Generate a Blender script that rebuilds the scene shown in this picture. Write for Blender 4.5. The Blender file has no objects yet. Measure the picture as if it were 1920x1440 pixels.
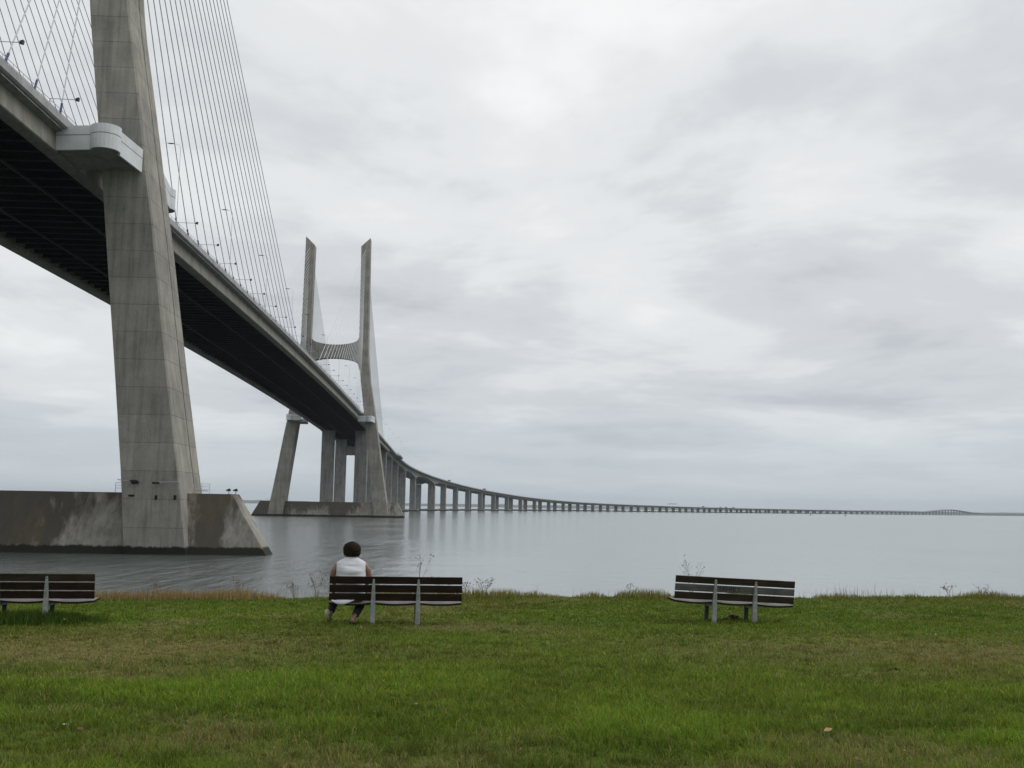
import bpy, bmesh, math, random
import numpy as np
from mathutils import Vector, Matrix, noise as mnoise

random.seed(7)
RNG = np.random.default_rng(11)
sc = bpy.context.scene
COL = sc.collection
R = math.radians

# ------------------------------------------------------------------ camera
EYE = 6.604
cam_d = bpy.data.cameras.new('camera')
cam = bpy.data.objects.new('camera', cam_d)
COL.objects.link(cam)
cam_d.sensor_width = 36.0
cam_d.lens = 1977.44 / 1920 * 36.0
cam_d.clip_start = 0.2
cam_d.clip_end = 60000
cam.matrix_world = (Matrix.Translation((0, 0, EYE)) @ Matrix.Rotation(R(90 + 6.642), 4, 'X')
                    @ Matrix.Rotation(R(0.922), 4, 'Z'))
sc.camera = cam

# ------------------------------------------------------------------ sun and sky
SUN_EL, SUN_AZ = R(48), R(78)          # azimuth clockwise from +Y
sd = bpy.data.lights.new('sun', 'SUN')
sd.energy = 1.1
sd.angle = R(40)
sd.color = (1.0, 0.965, 0.91)
sun = bpy.data.objects.new('sun', sd)
COL.objects.link(sun)
sv = Vector((math.sin(SUN_AZ) * math.cos(SUN_EL), math.cos(SUN_AZ) * math.cos(SUN_EL), math.sin(SUN_EL)))
sun.rotation_euler = sv.to_track_quat('Z', 'Y').to_euler()
sun.location = sv * 300

world = bpy.data.worlds.new('World')
sc.world = world
world.use_nodes = True
nt = world.node_tree
nt.nodes.clear()


def N(t, kind, **kw):
    n = t.nodes.new(kind)
    for k, v in kw.items():
        if k.startswith('i_'):
            key = k[2:]
            key = int(key) if key.isdigit() else key.replace('_', ' ')
            n.inputs[key].default_value = v
        else:
            setattr(n, k, v)
    return n


def L(t, a, b):
    t.links.new(a, b)


def ramp(t, fac, stops, interp='LINEAR'):
    n = t.nodes.new('ShaderNodeValToRGB')
    n.color_ramp.interpolation = interp
    e = n.color_ramp.elements
    while len(e) < len(stops):
        e.new(0.5)
    for i, (p, c) in enumerate(stops):
        e[i].position = p
        e[i].color = c if len(c) == 4 else (*c, 1)
    L(t, fac, n.inputs[0])
    return n


def mathn(t, op, a, b=None, c=None, clamp=False):
    n = t.nodes.new('ShaderNodeMath')
    n.operation = op
    n.use_clamp = clamp
    for i, v in enumerate((a, b, c)):
        if v is None:
            continue
        if isinstance(v, (int, float)):
            n.inputs[i].default_value = v
        else:
            L(t, v, n.inputs[i])
    return n.outputs[0]


def mixc(t, fac, a, b, mode='MIX'):
    n = t.nodes.new('ShaderNodeMix')
    n.data_type = 'RGBA'
    n.blend_type = mode
    for s, v in ((n.inputs[0], fac), (n.inputs[6], a), (n.inputs[7], b)):
        if isinstance(v, (int, float)):
            s.default_value = v
        elif isinstance(v, tuple):
            s.default_value = v if len(v) == 4 else (*v, 1)
        else:
            L(t, v, s)
    return n.outputs[2]


# overcast layer over a dim clear sky: cloud deck projected on a flat ceiling, the same all round
tc = N(nt, 'ShaderNodeTexCoord')
sep = N(nt, 'ShaderNodeSeparateXYZ')
L(nt, tc.outputs['Generated'], sep.inputs[0])
zc = mathn(nt, 'ADD', mathn(nt, 'MAXIMUM', sep.outputs[2], 0.0), 0.12)
cu = mathn(nt, 'DIVIDE', sep.outputs[0], zc)
cv = mathn(nt, 'DIVIDE', sep.outputs[1], zc)
cmb = N(nt, 'ShaderNodeCombineXYZ')
L(nt, cu, cmb.inputs[0])
L(nt, cv, cmb.inputs[1])
cmb.inputs[2].default_value = 20.14
n1 = N(nt, 'ShaderNodeTexNoise', i_Scale=1.0, i_Detail=10.0, i_Roughness=0.57, i_Distortion=0.25)
n2 = N(nt, 'ShaderNodeTexNoise', i_Scale=0.42, i_Detail=3.0, i_Roughness=0.45)
off = N(nt, 'ShaderNodeVectorMath', operation='ADD')
off.inputs[1].default_value = (4.3, 1.9, 0.0)
L(nt, cmb.outputs[0], off.inputs[0])
L(nt, cmb.outputs[0], n1.inputs['Vector'])
L(nt, off.outputs[0], n2.inputs['Vector'])
cl = mathn(nt, 'ADD', mathn(nt, 'MULTIPLY', n1.outputs[0], 0.6), mathn(nt, 'MULTIPLY', n2.outputs[0], 0.4))
cr = ramp(nt, cl, [(0.36, (0.475, 0.50, 0.535)), (0.46, (0.61, 0.632, 0.656)), (0.53, (0.735, 0.75, 0.763)), (0.625, (0.86, 0.866, 0.866))], 'EASE')
# low cloud base seen edge-on through the most air: one even grey-blue tone round the horizon
hz = ramp(nt, sep.outputs[2], [(0.0, (.9, .9, .9)), (0.035, (0.68, 0.68, 0.68)), (0.10, (0.22, 0.22, 0.22)), (0.20, (0, 0, 0))], 'EASE')
cloud = mixc(nt, hz.outputs[0], cr.outputs[0], (0.49, 0.555, 0.60))
sky = N(nt, 'ShaderNodeTexSky', sky_type='NISHITA', sun_disc=False)
sky.sun_elevation = SUN_EL
sky.sun_rotation = SUN_AZ
bg1 = N(nt, 'ShaderNodeBackground', i_Strength=0.05)
L(nt, sky.outputs[0], bg1.inputs[0])
bg2 = N(nt, 'ShaderNodeBackground', i_Strength=1.12)
L(nt, cloud, bg2.inputs[0])
mx = N(nt, 'ShaderNodeMixShader')
mx.inputs[0].default_value = 0.96
L(nt, bg1.outputs[0], mx.inputs[1])
L(nt, bg2.outputs[0], mx.inputs[2])
wo = N(nt, 'ShaderNodeOutputWorld')
L(nt, mx.outputs[0], wo.inputs[0])

sc.render.engine = 'CYCLES'
sc.view_settings.view_transform = 'Standard'
sc.view_settings.look = 'None'
sc.view_settings.exposure = 0.0
sc.view_settings.gamma = 1.0
sc.view_settings.use_curve_mapping = False
sc.cycles.use_denoising = True
sc.cycles.max_bounces = 6
sc.cycles.diffuse_bounces = 3
sc.cycles.glossy_bounces = 3
sc.cycles.volume_bounces = 0
sc.cycles.transmission_bounces = 2
sc.cycles.caustics_reflective = False
sc.cycles.caustics_refractive = False


# ------------------------------------------------------------------ helpers
class MB:
    def __init__(self):
        self.v = []
        self.f = []

    def add(self, vs, fs):
        o = len(self.v)
        self.v += [tuple(p) for p in vs]
        self.f += [tuple(i + o for i in f) for f in fs]
        return self

    def box(self, x0, x1, y0, y1, z0, z1):
        return self.add([(x0, y0, z0), (x1, y0, z0), (x1, y1, z0), (x0, y1, z0),
                         (x0, y0, z1), (x1, y0, z1), (x1, y1, z1), (x0, y1, z1)],
                        [(0, 3, 2, 1), (4, 5, 6, 7), (0, 1, 5, 4), (1, 2, 6, 5), (2, 3, 7, 6), (3, 0, 4, 7)])

    def loft(self, rings, closed=True, caps=True):
        n = len(rings[0])
        vs = [p for r in rings for p in r]
        fs = []
        m = n if closed else n - 1
        for k in range(len(rings) - 1):
            for i in range(m):
                j = (i + 1) % n
                fs.append((k * n + i, k * n + j, (k + 1) * n + j, (k + 1) * n + i))
        if caps and closed:
            fs.append(tuple(range(n - 1, -1, -1)))
            fs.append(tuple((len(rings) - 1) * n + i for i in range(n)))
        return self.add(vs, fs)

    def tube(self, pts, rad, n=6, squash=1.0, up=None, caps=True):
        pts = [Vector(p) for p in pts]
        if not isinstance(rad, (list, tuple)):
            rad = [rad] * len(pts)
        rings = []
        prev = None
        for i, p in enumerate(pts):
            d = (pts[min(i + 1, len(pts) - 1)] - pts[max(i - 1, 0)]).normalized()
            if prev is None:
                a = Vector(up) if up else (Vector((0, 0, 1)) if abs(d.z) < .9 else Vector((1, 0, 0)))
            else:
                a = prev
            x = (a - d * a.dot(d)).normalized()
            y = d.cross(x)
            prev = x
            r = rad[i]
            rx, ry = r if isinstance(r, (tuple, list)) else (r, r * squash)
            rings.append([p + x * (rx * math.cos(2 * math.pi * k / n)) + y * (ry * math.sin(2 * math.pi * k / n)) for k in range(n)])
        return self.loft(rings, True, caps)

    def ball(self, c, rx, ry, rz, nu=14, nv=9):
        rings = []
        for k in range(nv):
            t = math.pi * (k + .5) / nv
            rings.append([(c[0] + rx * math.sin(t) * math.cos(2 * math.pi * i / nu), c[1] + ry * math.sin(t) * math.sin(2 * math.pi * i / nu),
                           c[2] - rz * math.cos(t)) for i in range(nu)])
        return self.loft(rings)

    def mesh(self, name, mat, smooth=False):
        me = bpy.data.meshes.new(name)
        me.from_pydata(self.v, [], self.f)
        if mat is not None:
            me.materials.append(mat)
        bm = bmesh.new()
        bm.from_mesh(me)
        bmesh.ops.recalc_face_normals(bm, faces=bm.faces)
        bm.to_mesh(me)
        bm.free()
        if smooth:
            me.polygons.foreach_set('use_smooth', [True] * len(me.polygons))
        me.update()
        return me

    def build(self, name, mat, parent=None, smooth=False, loc=(0, 0, 0)):
        return link(name, self.mesh(name, mat, smooth), parent, loc)


def link(name, data, parent=None, loc=(0, 0, 0), rot=None, scale=None):
    o = bpy.data.objects.new(name, data)
    COL.objects.link(o)
    o.parent = parent
    o.location = loc
    if rot is not None:
        o.rotation_euler = rot
    if scale is not None:
        o.scale = scale
    return o


def tag(o, label=None, cat=None, group=None, kind=None):
    for k, v in (('label', label), ('category', cat), ('group', group), ('kind', kind)):
        if v:
            o[k] = v
    return o


def thing(name, label, cat, loc=(0, 0, 0), rotz=0.0, group=None):
    o = link(name, None, None, loc, (0, 0, rotz))
    o.empty_display_size = .1
    return tag(o, label, cat, group)


def copy_tree(o, parent=None):
    c = o.copy()
    COL.objects.link(c)
    c.parent = parent
    for ch in list(o.children):
        copy_tree(ch, c)
    return c


ORD = ['first', 'second', 'third', 'fourth', 'fifth', 'sixth', 'seventh', 'eighth', 'ninth', 'tenth', 'eleventh', 'twelfth',
       'thirteenth', 'fourteenth', 'fifteenth', 'sixteenth', 'seventeenth', 'eighteenth', 'nineteenth', 'twentieth',
       'twenty-first', 'twenty-second', 'twenty-third', 'twenty-fourth', 'twenty-fifth', 'twenty-sixth', 'twenty-seventh', 'twenty-eighth',
       'twenty-ninth', 'thirtieth', 'thirty-first', 'thirty-second']


# ------------------------------------------------------------------ materials
def new_mat(name):
    m = bpy.data.materials.new(name)
    m.use_nodes = True
    t = m.node_tree
    b = t.nodes['Principled BSDF']
    return m, t, b


def pos_scaled(t, sx, sy, sz, coord='pos'):
    if coord == 'pos':
        g = N(t, 'ShaderNodeNewGeometry').outputs['Position']
    else:
        g = N(t, 'ShaderNodeTexCoord').outputs['Object']
    mp = N(t, 'ShaderNodeMapping')
    mp.inputs['Scale'].default_value = (sx, sy, sz)
    L(t, g, mp.inputs[0])
    return mp.outputs[0], g


def plain(name, col, rough=.6, metal=0.0, var=.12, scale=8.0, spec=.4, coord='obj', bump=0.0):
    m, t, b = new_mat(name)
    v, g = pos_scaled(t, scale, scale, scale, coord)
    n = N(t, 'ShaderNodeTexNoise', i_Scale=1.0, i_Detail=5.0, i_Roughness=.6)
    L(t, v, n.inputs['Vector'])
    lo = tuple(max(c * (1 - var * 2), 0) for c in col)
    hi = tuple(c * (1 + var * 2) for c in col)
    r = ramp(t, n.outputs[0], [(.3, lo), (.7, hi)])
    L(t, r.outputs[0], b.inputs['Base Color'])
    b.inputs['Roughness'].default_value = rough
    b.inputs['Metallic'].default_value = metal
    b.inputs['Specular IOR Level'].default_value = spec
    if bump:
        bp = N(t, 'ShaderNodeBump', i_Strength=.5, i_Distance=bump)
        L(t, n.outputs[0], bp.inputs['Height'])
        L(t, bp.outputs[0], b.inputs['Normal'])
    return m


def concrete(name, base=(.29, .28, .255), streak=.35, dirty=0.0, tide=True, warm=(.15, .115, .07), perlift=False):
    m, t, b = new_mat(name)
    g = N(t, 'ShaderNodeNewGeometry').outputs['Position']

    def nz(sx, sy, sz, det=5., rough=.6, dist=0.):
        mp = N(t, 'ShaderNodeMapping')
        mp.inputs['Scale'].default_value = (sx, sy, sz)
        L(t, g, mp.inputs[0])
        n = N(t, 'ShaderNodeTexNoise', i_Scale=1.0, i_Detail=det, i_Roughness=rough, i_Distortion=dist)
        L(t, mp.outputs[0], n.inputs['Vector'])
        return n.outputs[0]
    mott = nz(.35, .35, .28)
    fine = nz(4, 4, 2.5, 4)
    st = nz(1.5, 1.5, .07, 5, .65)
    c = ramp(t, mott, [(.28, tuple(x * .76 for x in base)), (.5, base), (.74, tuple(x * 1.22 for x in base))]).outputs[0]
    # pour-height variation and vertical weather streaks
    k = ramp(t, st, [(.36, (1 - streak,) * 3), (.52, (1, 1, 1)), (.72, (1 + streak * .35,) * 3)]).outputs[0]
    c = mixc(t, 1.0, c, k, 'MULTIPLY')
    c = mixc(t, .35, c, ramp(t, fine, [(.3, (.75,) * 3), (.7, (1.2,) * 3)]).outputs[0], 'MULTIPLY')
    if perlift:      # every pour of concrete dried to its own tone
        oi = N(t, 'ShaderNodeObjectInfo')
        c = mixc(t, 1.0, c, ramp(t, oi.outputs['Random'], [(0, (.89, .892, .895)), (1, (1.08, 1.07, 1.055))]).outputs[0], 'MULTIPLY')
    if dirty:
        big = nz(.085, .085, .018, 3, .5)
        drip = nz(.9, .9, .018, 6, .62)
        fleck = nz(2.2, 2.2, 1.0, 6, .75)
        w = mathn(t, 'ADD', mathn(t, 'ADD', mathn(t, 'MULTIPLY', big, .70), mathn(t, 'MULTIPLY', drip, .27)), mathn(t, 'MULTIPLY', fleck, .03))
        sz = N(t, 'ShaderNodeSeparateXYZ')
        L(t, g, sz.inputs[0])
        w = mathn(t, 'ADD', w, mathn(t, 'MULTIPLY', mathn(t, 'SUBTRACT', sz.outputs[2], 4.4), .016))   # growth hangs down from the wet top edge
        dm = ramp(t, w, [(.475, (0, 0, 0)), (.55, (1, 1, 1))]).outputs[0]
        c0 = c
        oc = N(t, 'ShaderNodeSeparateXYZ')
        L(t, N(t, 'ShaderNodeTexCoord').outputs['Object'], oc.inputs[0])
        ux = mathn(t, 'MULTIPLY', mathn(t, 'ADD', oc.outputs[0], 42.), 1 / 84.)
        bias = ramp(t, ux, [((u + 42) / 84., (v,) * 3) for u, v in [(-42, .66), (8, .66), (13, .58), (18.5, .42), (30.5, .36), (32.3, .60), (34.2, .57), (35.8, .30), (41, .20)]]).outputs[0]
        w = mathn(t, 'ADD', w, mathn(t, 'MULTIPLY', mathn(t, 'SUBTRACT', bias, .5), .42))
        dm = ramp(t, w, [(.475, (0, 0, 0)), (.55, (1, 1, 1))]).outputs[0]
        c = mixc(t, mathn(t, 'MULTIPLY', dm, dirty), c0, (.070, .060, .047))
        rust = ramp(t, nz(.25, .25, .05, 5, .7), [(.5, (0, 0, 0)), (.72, (.55, .55, .55))]).outputs[0]
        c = mixc(t, rust, c, warm)
    if tide:
        sp = N(t, 'ShaderNodeSeparateXYZ')
        L(t, g, sp.inputs[0])
        zz = mathn(t, 'ADD', sp.outputs[2], mathn(t, 'MULTIPLY', nz(.9, .9, .4, 5, .7), -.9))
        tm = ramp(t, mathn(t, 'MULTIPLY', mathn(t, 'ADD', zz, 2.), .25), [(.60, (1, 1, 1)), (.655, (0, 0, 0))]).outputs[0]
        c = mixc(t, tm, c, (.018, .019, .015))
    L(t, c, b.inputs['Base Color'])
    b.inputs['Roughness'].default_value = .85
    b.inputs['Specular IOR Level'].default_value = .25
    bp = N(t, 'ShaderNodeBump', i_Strength=.35, i_Distance=.03)
    L(t, fine, bp.inputs['Height'])
    L(t, bp.outputs[0], b.inputs['Normal'])
    return m


M = {}
M['concrete'] = concrete('weathered concrete')
M['concrete_leg'] = concrete('tower concrete', (.285, .275, .245), .26, perlift=True)
M['pedestal'] = concrete('stained base concrete', (.27, .26, .23), .30, dirty=.92)
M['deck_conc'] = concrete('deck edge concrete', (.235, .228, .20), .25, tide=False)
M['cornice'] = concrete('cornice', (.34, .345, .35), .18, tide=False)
M['pier'] = concrete('pier concrete', (.235, .235, .225), .35)
M['fairing'] = plain('white painted fairing', (.60, .62, .645), .55, var=.05, scale=.6, coord='pos')
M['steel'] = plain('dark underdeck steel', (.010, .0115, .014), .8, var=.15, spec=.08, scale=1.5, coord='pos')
M['rail_steel'] = plain('dull rail steel', (.05, .053, .056), .8, spec=.1)
M['cable'] = plain('cable sheath', (.56, .58, .60), .5, var=.05)
M['sleeve'] = plain('blue anchor sleeve', (.035, .06, .16), .5)
M['black'] = plain('black lamp housing', (.014, .014, .017), .45)
M['galv'] = plain('galvanised steel', (.42, .44, .46), .45, metal=.4)
M['mast'] = plain('pale lamp mast', (.62, .64, .66), .5)
M['asphalt'] = plain('asphalt', (.03, .03, .03), .9, spec=.1, coord='pos')
M['joint'] = plain('joint recess', (.215, .21, .19), .9)
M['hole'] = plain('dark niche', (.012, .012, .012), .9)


def wood(name, a, c2, rough=.75, under=None):
    m, t, b = new_mat(name)
    v, g = pos_scaled(t, 1.2, 26, 26, 'obj')
    n = N(t, 'ShaderNodeTexNoise', i_Scale=1.5, i_Detail=8.0, i_Roughness=.7, i_Distortion=.6)
    L(t, v, n.inputs['Vector'])
    v2, _ = pos_scaled(t, 3, 9, 9, 'obj')
    n2 = N(t, 'ShaderNodeTexNoise', i_Scale=1.0, i_Detail=4.0)
    L(t, v2, n2.inputs['Vector'])
    r = ramp(t, n.outputs[0], [(.3, a), (.7, c2)])
    k = ramp(t, n2.outputs[0], [(.3, (.7,) * 3), (.7, (1.25,) * 3)])
    c = mixc(t, 1.0, r.outputs[0], k.outputs[0], 'MULTIPLY')
    if under:                   # sky light painted on upward faces, shade on sides and underside
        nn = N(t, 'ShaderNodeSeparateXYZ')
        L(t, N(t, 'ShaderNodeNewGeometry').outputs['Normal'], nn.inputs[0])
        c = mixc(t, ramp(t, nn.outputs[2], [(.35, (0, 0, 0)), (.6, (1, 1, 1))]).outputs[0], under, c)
    L(t, c, b.inputs['Base Color'])
    b.inputs['Roughness'].default_value = rough
    b.inputs['Specular IOR Level'].default_value = .12
    bp = N(t, 'ShaderNodeBump', i_Strength=.6, i_Distance=.004)
    L(t, n.outputs[0], bp.inputs['Height'])
    L(t, bp.outputs[0], b.inputs['Normal'])
    return m


M['wood'] = wood('dark stained wood', (.008, .005, .0038), (.028, .017, .011))
M['wood_olive'] = wood('dark olive wood', (.015, .012, .0075), (.042, .034, .020))
M['wood_grey'] = wood('weathered grey wood', (.055, .055, .052), (.13, .13, .125))
M['seat_wood'] = wood('seat wood painted lit on top', (.16, .152, .145), (.33, .315, .305), .75, (.02, .014, .011))  # pale tone paints skylit tops, last colour paints the shaded edges
M['post'] = plain('grey painted steel', (.23, .245, .245), .55, var=.12, scale=14)
M['dark_post'] = plain('dark painted steel', (.035, .036, .037), .6, var=.15, scale=14)
M['bolt'] = plain('bolt', (.05, .05, .05), .5, metal=.5)
M['ink'] = plain('dark scratched ink', (.012, .012, .013), .8)


# ------------------------------------------------------------------ bridge axis and levels
NX, NY, AX = -71.388, 131.695, R(-3.13)
ROTZ = -AX
SB, RAD, HE = 833.35, 2419.77, R(32.73)
_ds = 4.0
_s = np.arange(int(12000 / _ds)) * _ds
_h = np.clip(AX + (_s - SB) / RAD, AX, HE)
_k = 25
_h = np.convolve(np.pad(_h, _k, mode='edge'), np.ones(2 * _k + 1) / (2 * _k + 1), 'valid')
_x = NX + np.concatenate([[0], np.cumsum(np.sin(_h) * _ds)[:-1]])
_y = NY + np.concatenate([[0], np.cumsum(np.cos(_h) * _ds)[:-1]])


def at(s, u=0.0, z=0.0):
    """world point at distance s along the bridge axis, u metres to its right"""
    if s < 0:
        X, Y, H = NX + s * math.sin(AX), NY + s * math.cos(AX), AX
    else:
        X, Y, H = np.interp(s, _s, _x), np.interp(s, _s, _y), np.interp(s, _s, _h)
    return Vector((float(X + u * math.cos(H)), float(Y - u * math.sin(H)), z))


def head(s):
    return AX if s < 0 else float(np.interp(s, _s, _h))


_ps = [560, 640, 740, 830, 935, 1040, 1190, 1310, 1440, 1600, 1800, 1980, 2110, 2340, 2640, 3000, 5250, 5500, 5800, 6150, 6500, 6800, 7100, 12000]
_pz = [52.6, 51.9, 50.8, 49.4, 47.9, 46.0, 42.5, 39.0, 34.8, 29.9, 23.9, 19.8, 17.7, 15.6, 13.9, 13.0, 13.0, 14.5, 23.0, 30.5, 24.0, 15.5, 12.6, 12.4]


def ztop(s):
    """parapet top level along the bridge"""
    if s < 560:
        return 54.549 + .004 * s - .342e-4 * (s - 210) ** 2
    return float(np.interp(s, _ps, _pz))


_zs = np.arange(500, 12001, 5.0)
_zz = np.array([ztop(a) for a in _zs])
_zz = np.convolve(np.pad(_zz, 16, mode='edge'), np.ones(33) / 33, 'valid')


def zd(s):
    if s < 500:
        return ztop(s)
    return float(np.interp(s, _zs, _zz))


# ------------------------------------------------------------------ water
def water_mat():
    m, t, b = new_mat('estuary water')
    g = N(t, 'ShaderNodeNewGeometry').outputs['Position']

    def nz(sx, sy, det, rough=.55, dist=0.):
        mp = N(t, 'ShaderNodeMapping')
        mp.inputs['Scale'].default_value = (sx, sy, 1)
        L(t, g, mp.inputs[0])
        n = N(t, 'ShaderNodeTexNoise', i_Scale=1.0, i_Detail=det, i_Roughness=rough, i_Distortion=dist)
        L(t, mp.outputs[0], n.inputs['Vector'])
        return n.outputs[0]
    # the current breaks into ripples round the bridge piers, calm slicks further out
    sp = N(t, 'ShaderNodeSeparateXYZ')
    L(t, g, sp.inputs[0])
    lee = mathn(t, 'ADD', mathn(t, 'ADD', sp.outputs[0], mathn(t, 'MULTIPLY', sp.outputs[1], .11)), mathn(t, 'MULTIPLY', nz(.02, .012, 4., .6, .4), 34.))
    near_pier = ramp(t, mathn(t, 'MULTIPLY', mathn(t, 'ADD', lee, 60.), .01), [(.58, (1, 1, 1)), (.80, (0, 0, 0))]).outputs[0]
    gust = ramp(t, nz(.010, .004, 3., .5, .5), [(.45, (.05,) * 3), (.65, (.20,) * 3)]).outputs[0]
    wind = mathn(t, 'MAXIMUM', near_pier, gust)
    rip = nz(1.3, 1.0, 5., .6)
    chop = nz(.55, .11, 6., .66, .3)
    swell = nz(.10, .16, 3.)
    h = mathn(t, 'ADD', mathn(t, 'MULTIPLY', mathn(t, 'ADD', mathn(t, 'MULTIPLY', rip, .22), mathn(t, 'MULTIPLY', chop, 2.2)), wind), mathn(t, 'MULTIPLY', swell, .16))
    bp = N(t, 'ShaderNodeBump', i_Strength=.75, i_Distance=.5)
    L(t, h, bp.inputs['Height'])
    L(t, bp.outputs[0], b.inputs['Normal'])
    b.inputs['Base Color'].default_value = (.088, .107, .102, 1)
    b.inputs['Roughness'].default_value = .11
    b.inputs['Specular IOR Level'].default_value = 1.0
    b.inputs['IOR'].default_value = 1.33
    return m


wm = MB()
wx = [-16000, -4000, -1200, -400, -150, -60, 0, 60, 150, 400, 1200, 4000, 16000]
wy = [-600, -100, 0, 20, 40, 60, 90, 130, 200, 350, 700, 1500, 4000, 9000, 16000]
wm.add([(x, y, 0) for y in wy for x in wx],
       [(j * len(wx) + i, j * len(wx) + i + 1, (j + 1) * len(wx) + i + 1, (j + 1) * len(wx) + i) for j in range(len(wy) - 1) for i in range(len(wx) - 1)])
tag(wm.build('water', water_mat()), kind='structure')

# far bank of the estuary
fs = MB()
for (x0, x1, yy, hmin, hmax, sd_) in [(-9000, 9000, 10800, 12, 44, 3), (-2500, 3600, 9600, 3, 17, 9)]:
    rng = random.Random(sd_)
    n = 260
    rings = []
    for i in range(n):
        x = x0 + (x1 - x0) * i / (n - 1)
        v = mnoise.noise(Vector((x / 1700., sd_, 0))) * .5 + .5
        w = mnoise.noise(Vector((x / 260., sd_ + 5, 0))) * .5 + .5
        hh = hmin + (hmax - hmin) * max(0, min(1, .65 * v + .35 * w)) + rng.uniform(-2, 2)
        y = yy + 300 * mnoise.noise(Vector((x / 2500., 1, sd_)))
        rings.append([(x, y - 160, -2), (x, y - 40, hh * .6), (x, y, hh), (x, y + 500, hh * .7), (x, y + 900, -2)])
    fs.loft(rings, closed=False)
tag(fs.build('hills', plain('far wooded shore', (.06, .075, .06), .9, var=.3, scale=.01, coord='pos'), smooth=True), kind='structure')

# ------------------------------------------------------------------ lawn
def vnoise(x, y, seed):
    """smooth value noise on arrays, 0..1"""
    x = np.asarray(x, float) + seed * 17.31
    y = np.asarray(y, float) + seed * 9.77
    xi, yi = np.floor(x).astype(np.int64), np.floor(y).astype(np.int64)
    fx, fy = x - xi, y - yi
    fx, fy = fx * fx * (3 - 2 * fx), fy * fy * (3 - 2 * fy)

    def hsh(a, b):
        q = (a * 374761393 + b * 668265263 + seed * 1442695) & 0x7fffffff
        q = (q ^ (q >> 13)) * 1274126177 & 0x7fffffff
        return ((q ^ (q >> 16)) & 0xffff) / 65535.
    return (hsh(xi, yi) * (1 - fx) + hsh(xi + 1, yi) * fx) * (1 - fy) + (hsh(xi, yi + 1) * (1 - fx) + hsh(xi + 1, yi + 1) * fx) * fy


def fbm(x, y, seed):
    return (vnoise(x, y, seed) * .55 + vnoise(x * 2.1, y * 2.1, seed + 1) * .28 + vnoise(x * 4.3, y * 4.3, seed + 2) * .17)


def edge_y(x):
    x = np.asarray(x, float)
    return 24.75 + .185 * x + (.7 * (fbm(x * .35, x * 0 + 3, 21) - .5) + .35 * (fbm(x * 1.6, x * 0 + 1, 23) - .5))


def gz(x, y):
    x, y = np.asarray(x, float), np.asarray(y, float)
    t = y - .155 * x
    z = 4.954 - .0237 * np.clip(t, -8, 19)
    z = z + .07 * (fbm(x * .45, y * .45, 5) - .5) * np.clip((t - 2) / 6, 0, 1)
    d = np.clip(y - edge_y(x), 0, 40)
    return z - .02 * d - .11 * np.clip(d - .1, 0, 40) ** 1.65


def patches(x, y):
    """dry, lush factors over the lawn (0..1)"""
    x, y = np.asarray(x, float), np.asarray(y, float)
    n = fbm(x * .42, y * .42, 41)
    n2 = fbm(x * 1.3, y * 1.3, 47)
    dry = np.clip((n - .60) * 2.4, 0, .4)
    dry = np.maximum(dry, np.exp(-(((x + 5.8) / 3.3) ** 2 + ((y - 14.6) / 1.5) ** 2)) * (.30 + 1.1 * n2) * .92)
    dry = np.maximum(dry, np.exp(-(((x - 6.5) / 4.5) ** 2 + ((y - 15.5) / 2.3) ** 2)) * (.25 + .8 * n2) * .8)
    dry = np.maximum(dry, np.exp(-(((x + .6) / 1.3) ** 2 + ((y - 18.6) / .9) ** 2)) * (.3 + n2) * .9)
    dry = np.maximum(dry, np.exp(-(((x - 2.4) / 1.6) ** 2 + ((y - 7.35) / .42) ** 2)) * (.3 + n2) * .9)
    lush = np.clip((fbm(x * .5, y * .8, 63) - .34) * 3.2, 0, 1) * np.clip(1.45 - y / 17, .15, 1)
    lush = np.maximum(lush, np.exp(-(((x + 4.2) / 3.2) ** 2 + ((y - 20.3) / 1.3) ** 2)) * .55)
    lush = lush * np.clip(1 - dry * 1.3, 0, 1)
    return np.clip(dry, 0, 1), lush


gx = np.concatenate([np.linspace(-240, -30, 12)[:-1], np.arange(-30, 30.01, .3), np.linspace(30, 240, 12)[1:]])
gy = np.concatenate([np.linspace(-180, 2, 8)[:-1], np.arange(2, 44.01, .3), np.linspace(44, 75, 5)[1:]])
GX, GY = np.meshgrid(gx, gy)
GZ = gz(GX, GY)
GZ = np.maximum(GZ, -4.0)
me = bpy.data.meshes.new('lawn')
nx_, ny_ = len(gx), len(gy)
idx = np.arange(nx_ * ny_).reshape(ny_, nx_)
faces = np.stack([idx[:-1, :-1], idx[:-1, 1:], idx[1:, 1:], idx[1:, :-1]], -1).reshape(-1, 4)
me.from_pydata(np.stack([GX, GY, GZ], -1).reshape(-1, 3).tolist(), [], faces.tolist())
dry, lush = patches(GX, GY)
C_GREEN, C_LUSH, C_DRY, C_OLIVE = np.array([.112, .166, .024]), np.array([.195, .288, .034]), np.array([.280, .215, .100]), np.array([.145, .158, .036])


def grass_col(x, y, with_dry=True):
    dr, lu = patches(x, y)
    dr = dr * (1. if with_dry else .25)
    ol = (np.clip((fbm(x * .33 + 7, y * .33, 81) - .47) * 3.0, 0, .75) * np.clip(y / 13 - .25, .15, 1))[..., None]
    c = C_GREEN * (1 - ol) + C_OLIVE * ol
    c = c * (1 - lu[..., None]) + C_LUSH * lu[..., None]
    return c * (1 - dr[..., None]) + C_DRY * dr[..., None]


gc = (grass_col(GX, GY) * .5 + grass_col(GX, GY, False) * .5).reshape(-1, 3) * .7
bank = np.clip((GY - edge_y(GX) - .3) / 1.2, 0, 1).reshape(-1, 1)
gc = gc * (1 - bank) + np.array([.13, .11, .06]) * bank
ca = me.color_attributes.new('tint', 'FLOAT_COLOR', 'POINT')
ca.data.foreach_set('color', np.concatenate([gc, np.ones((len(gc), 1))], 1).astype(np.float32).ravel())


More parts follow.
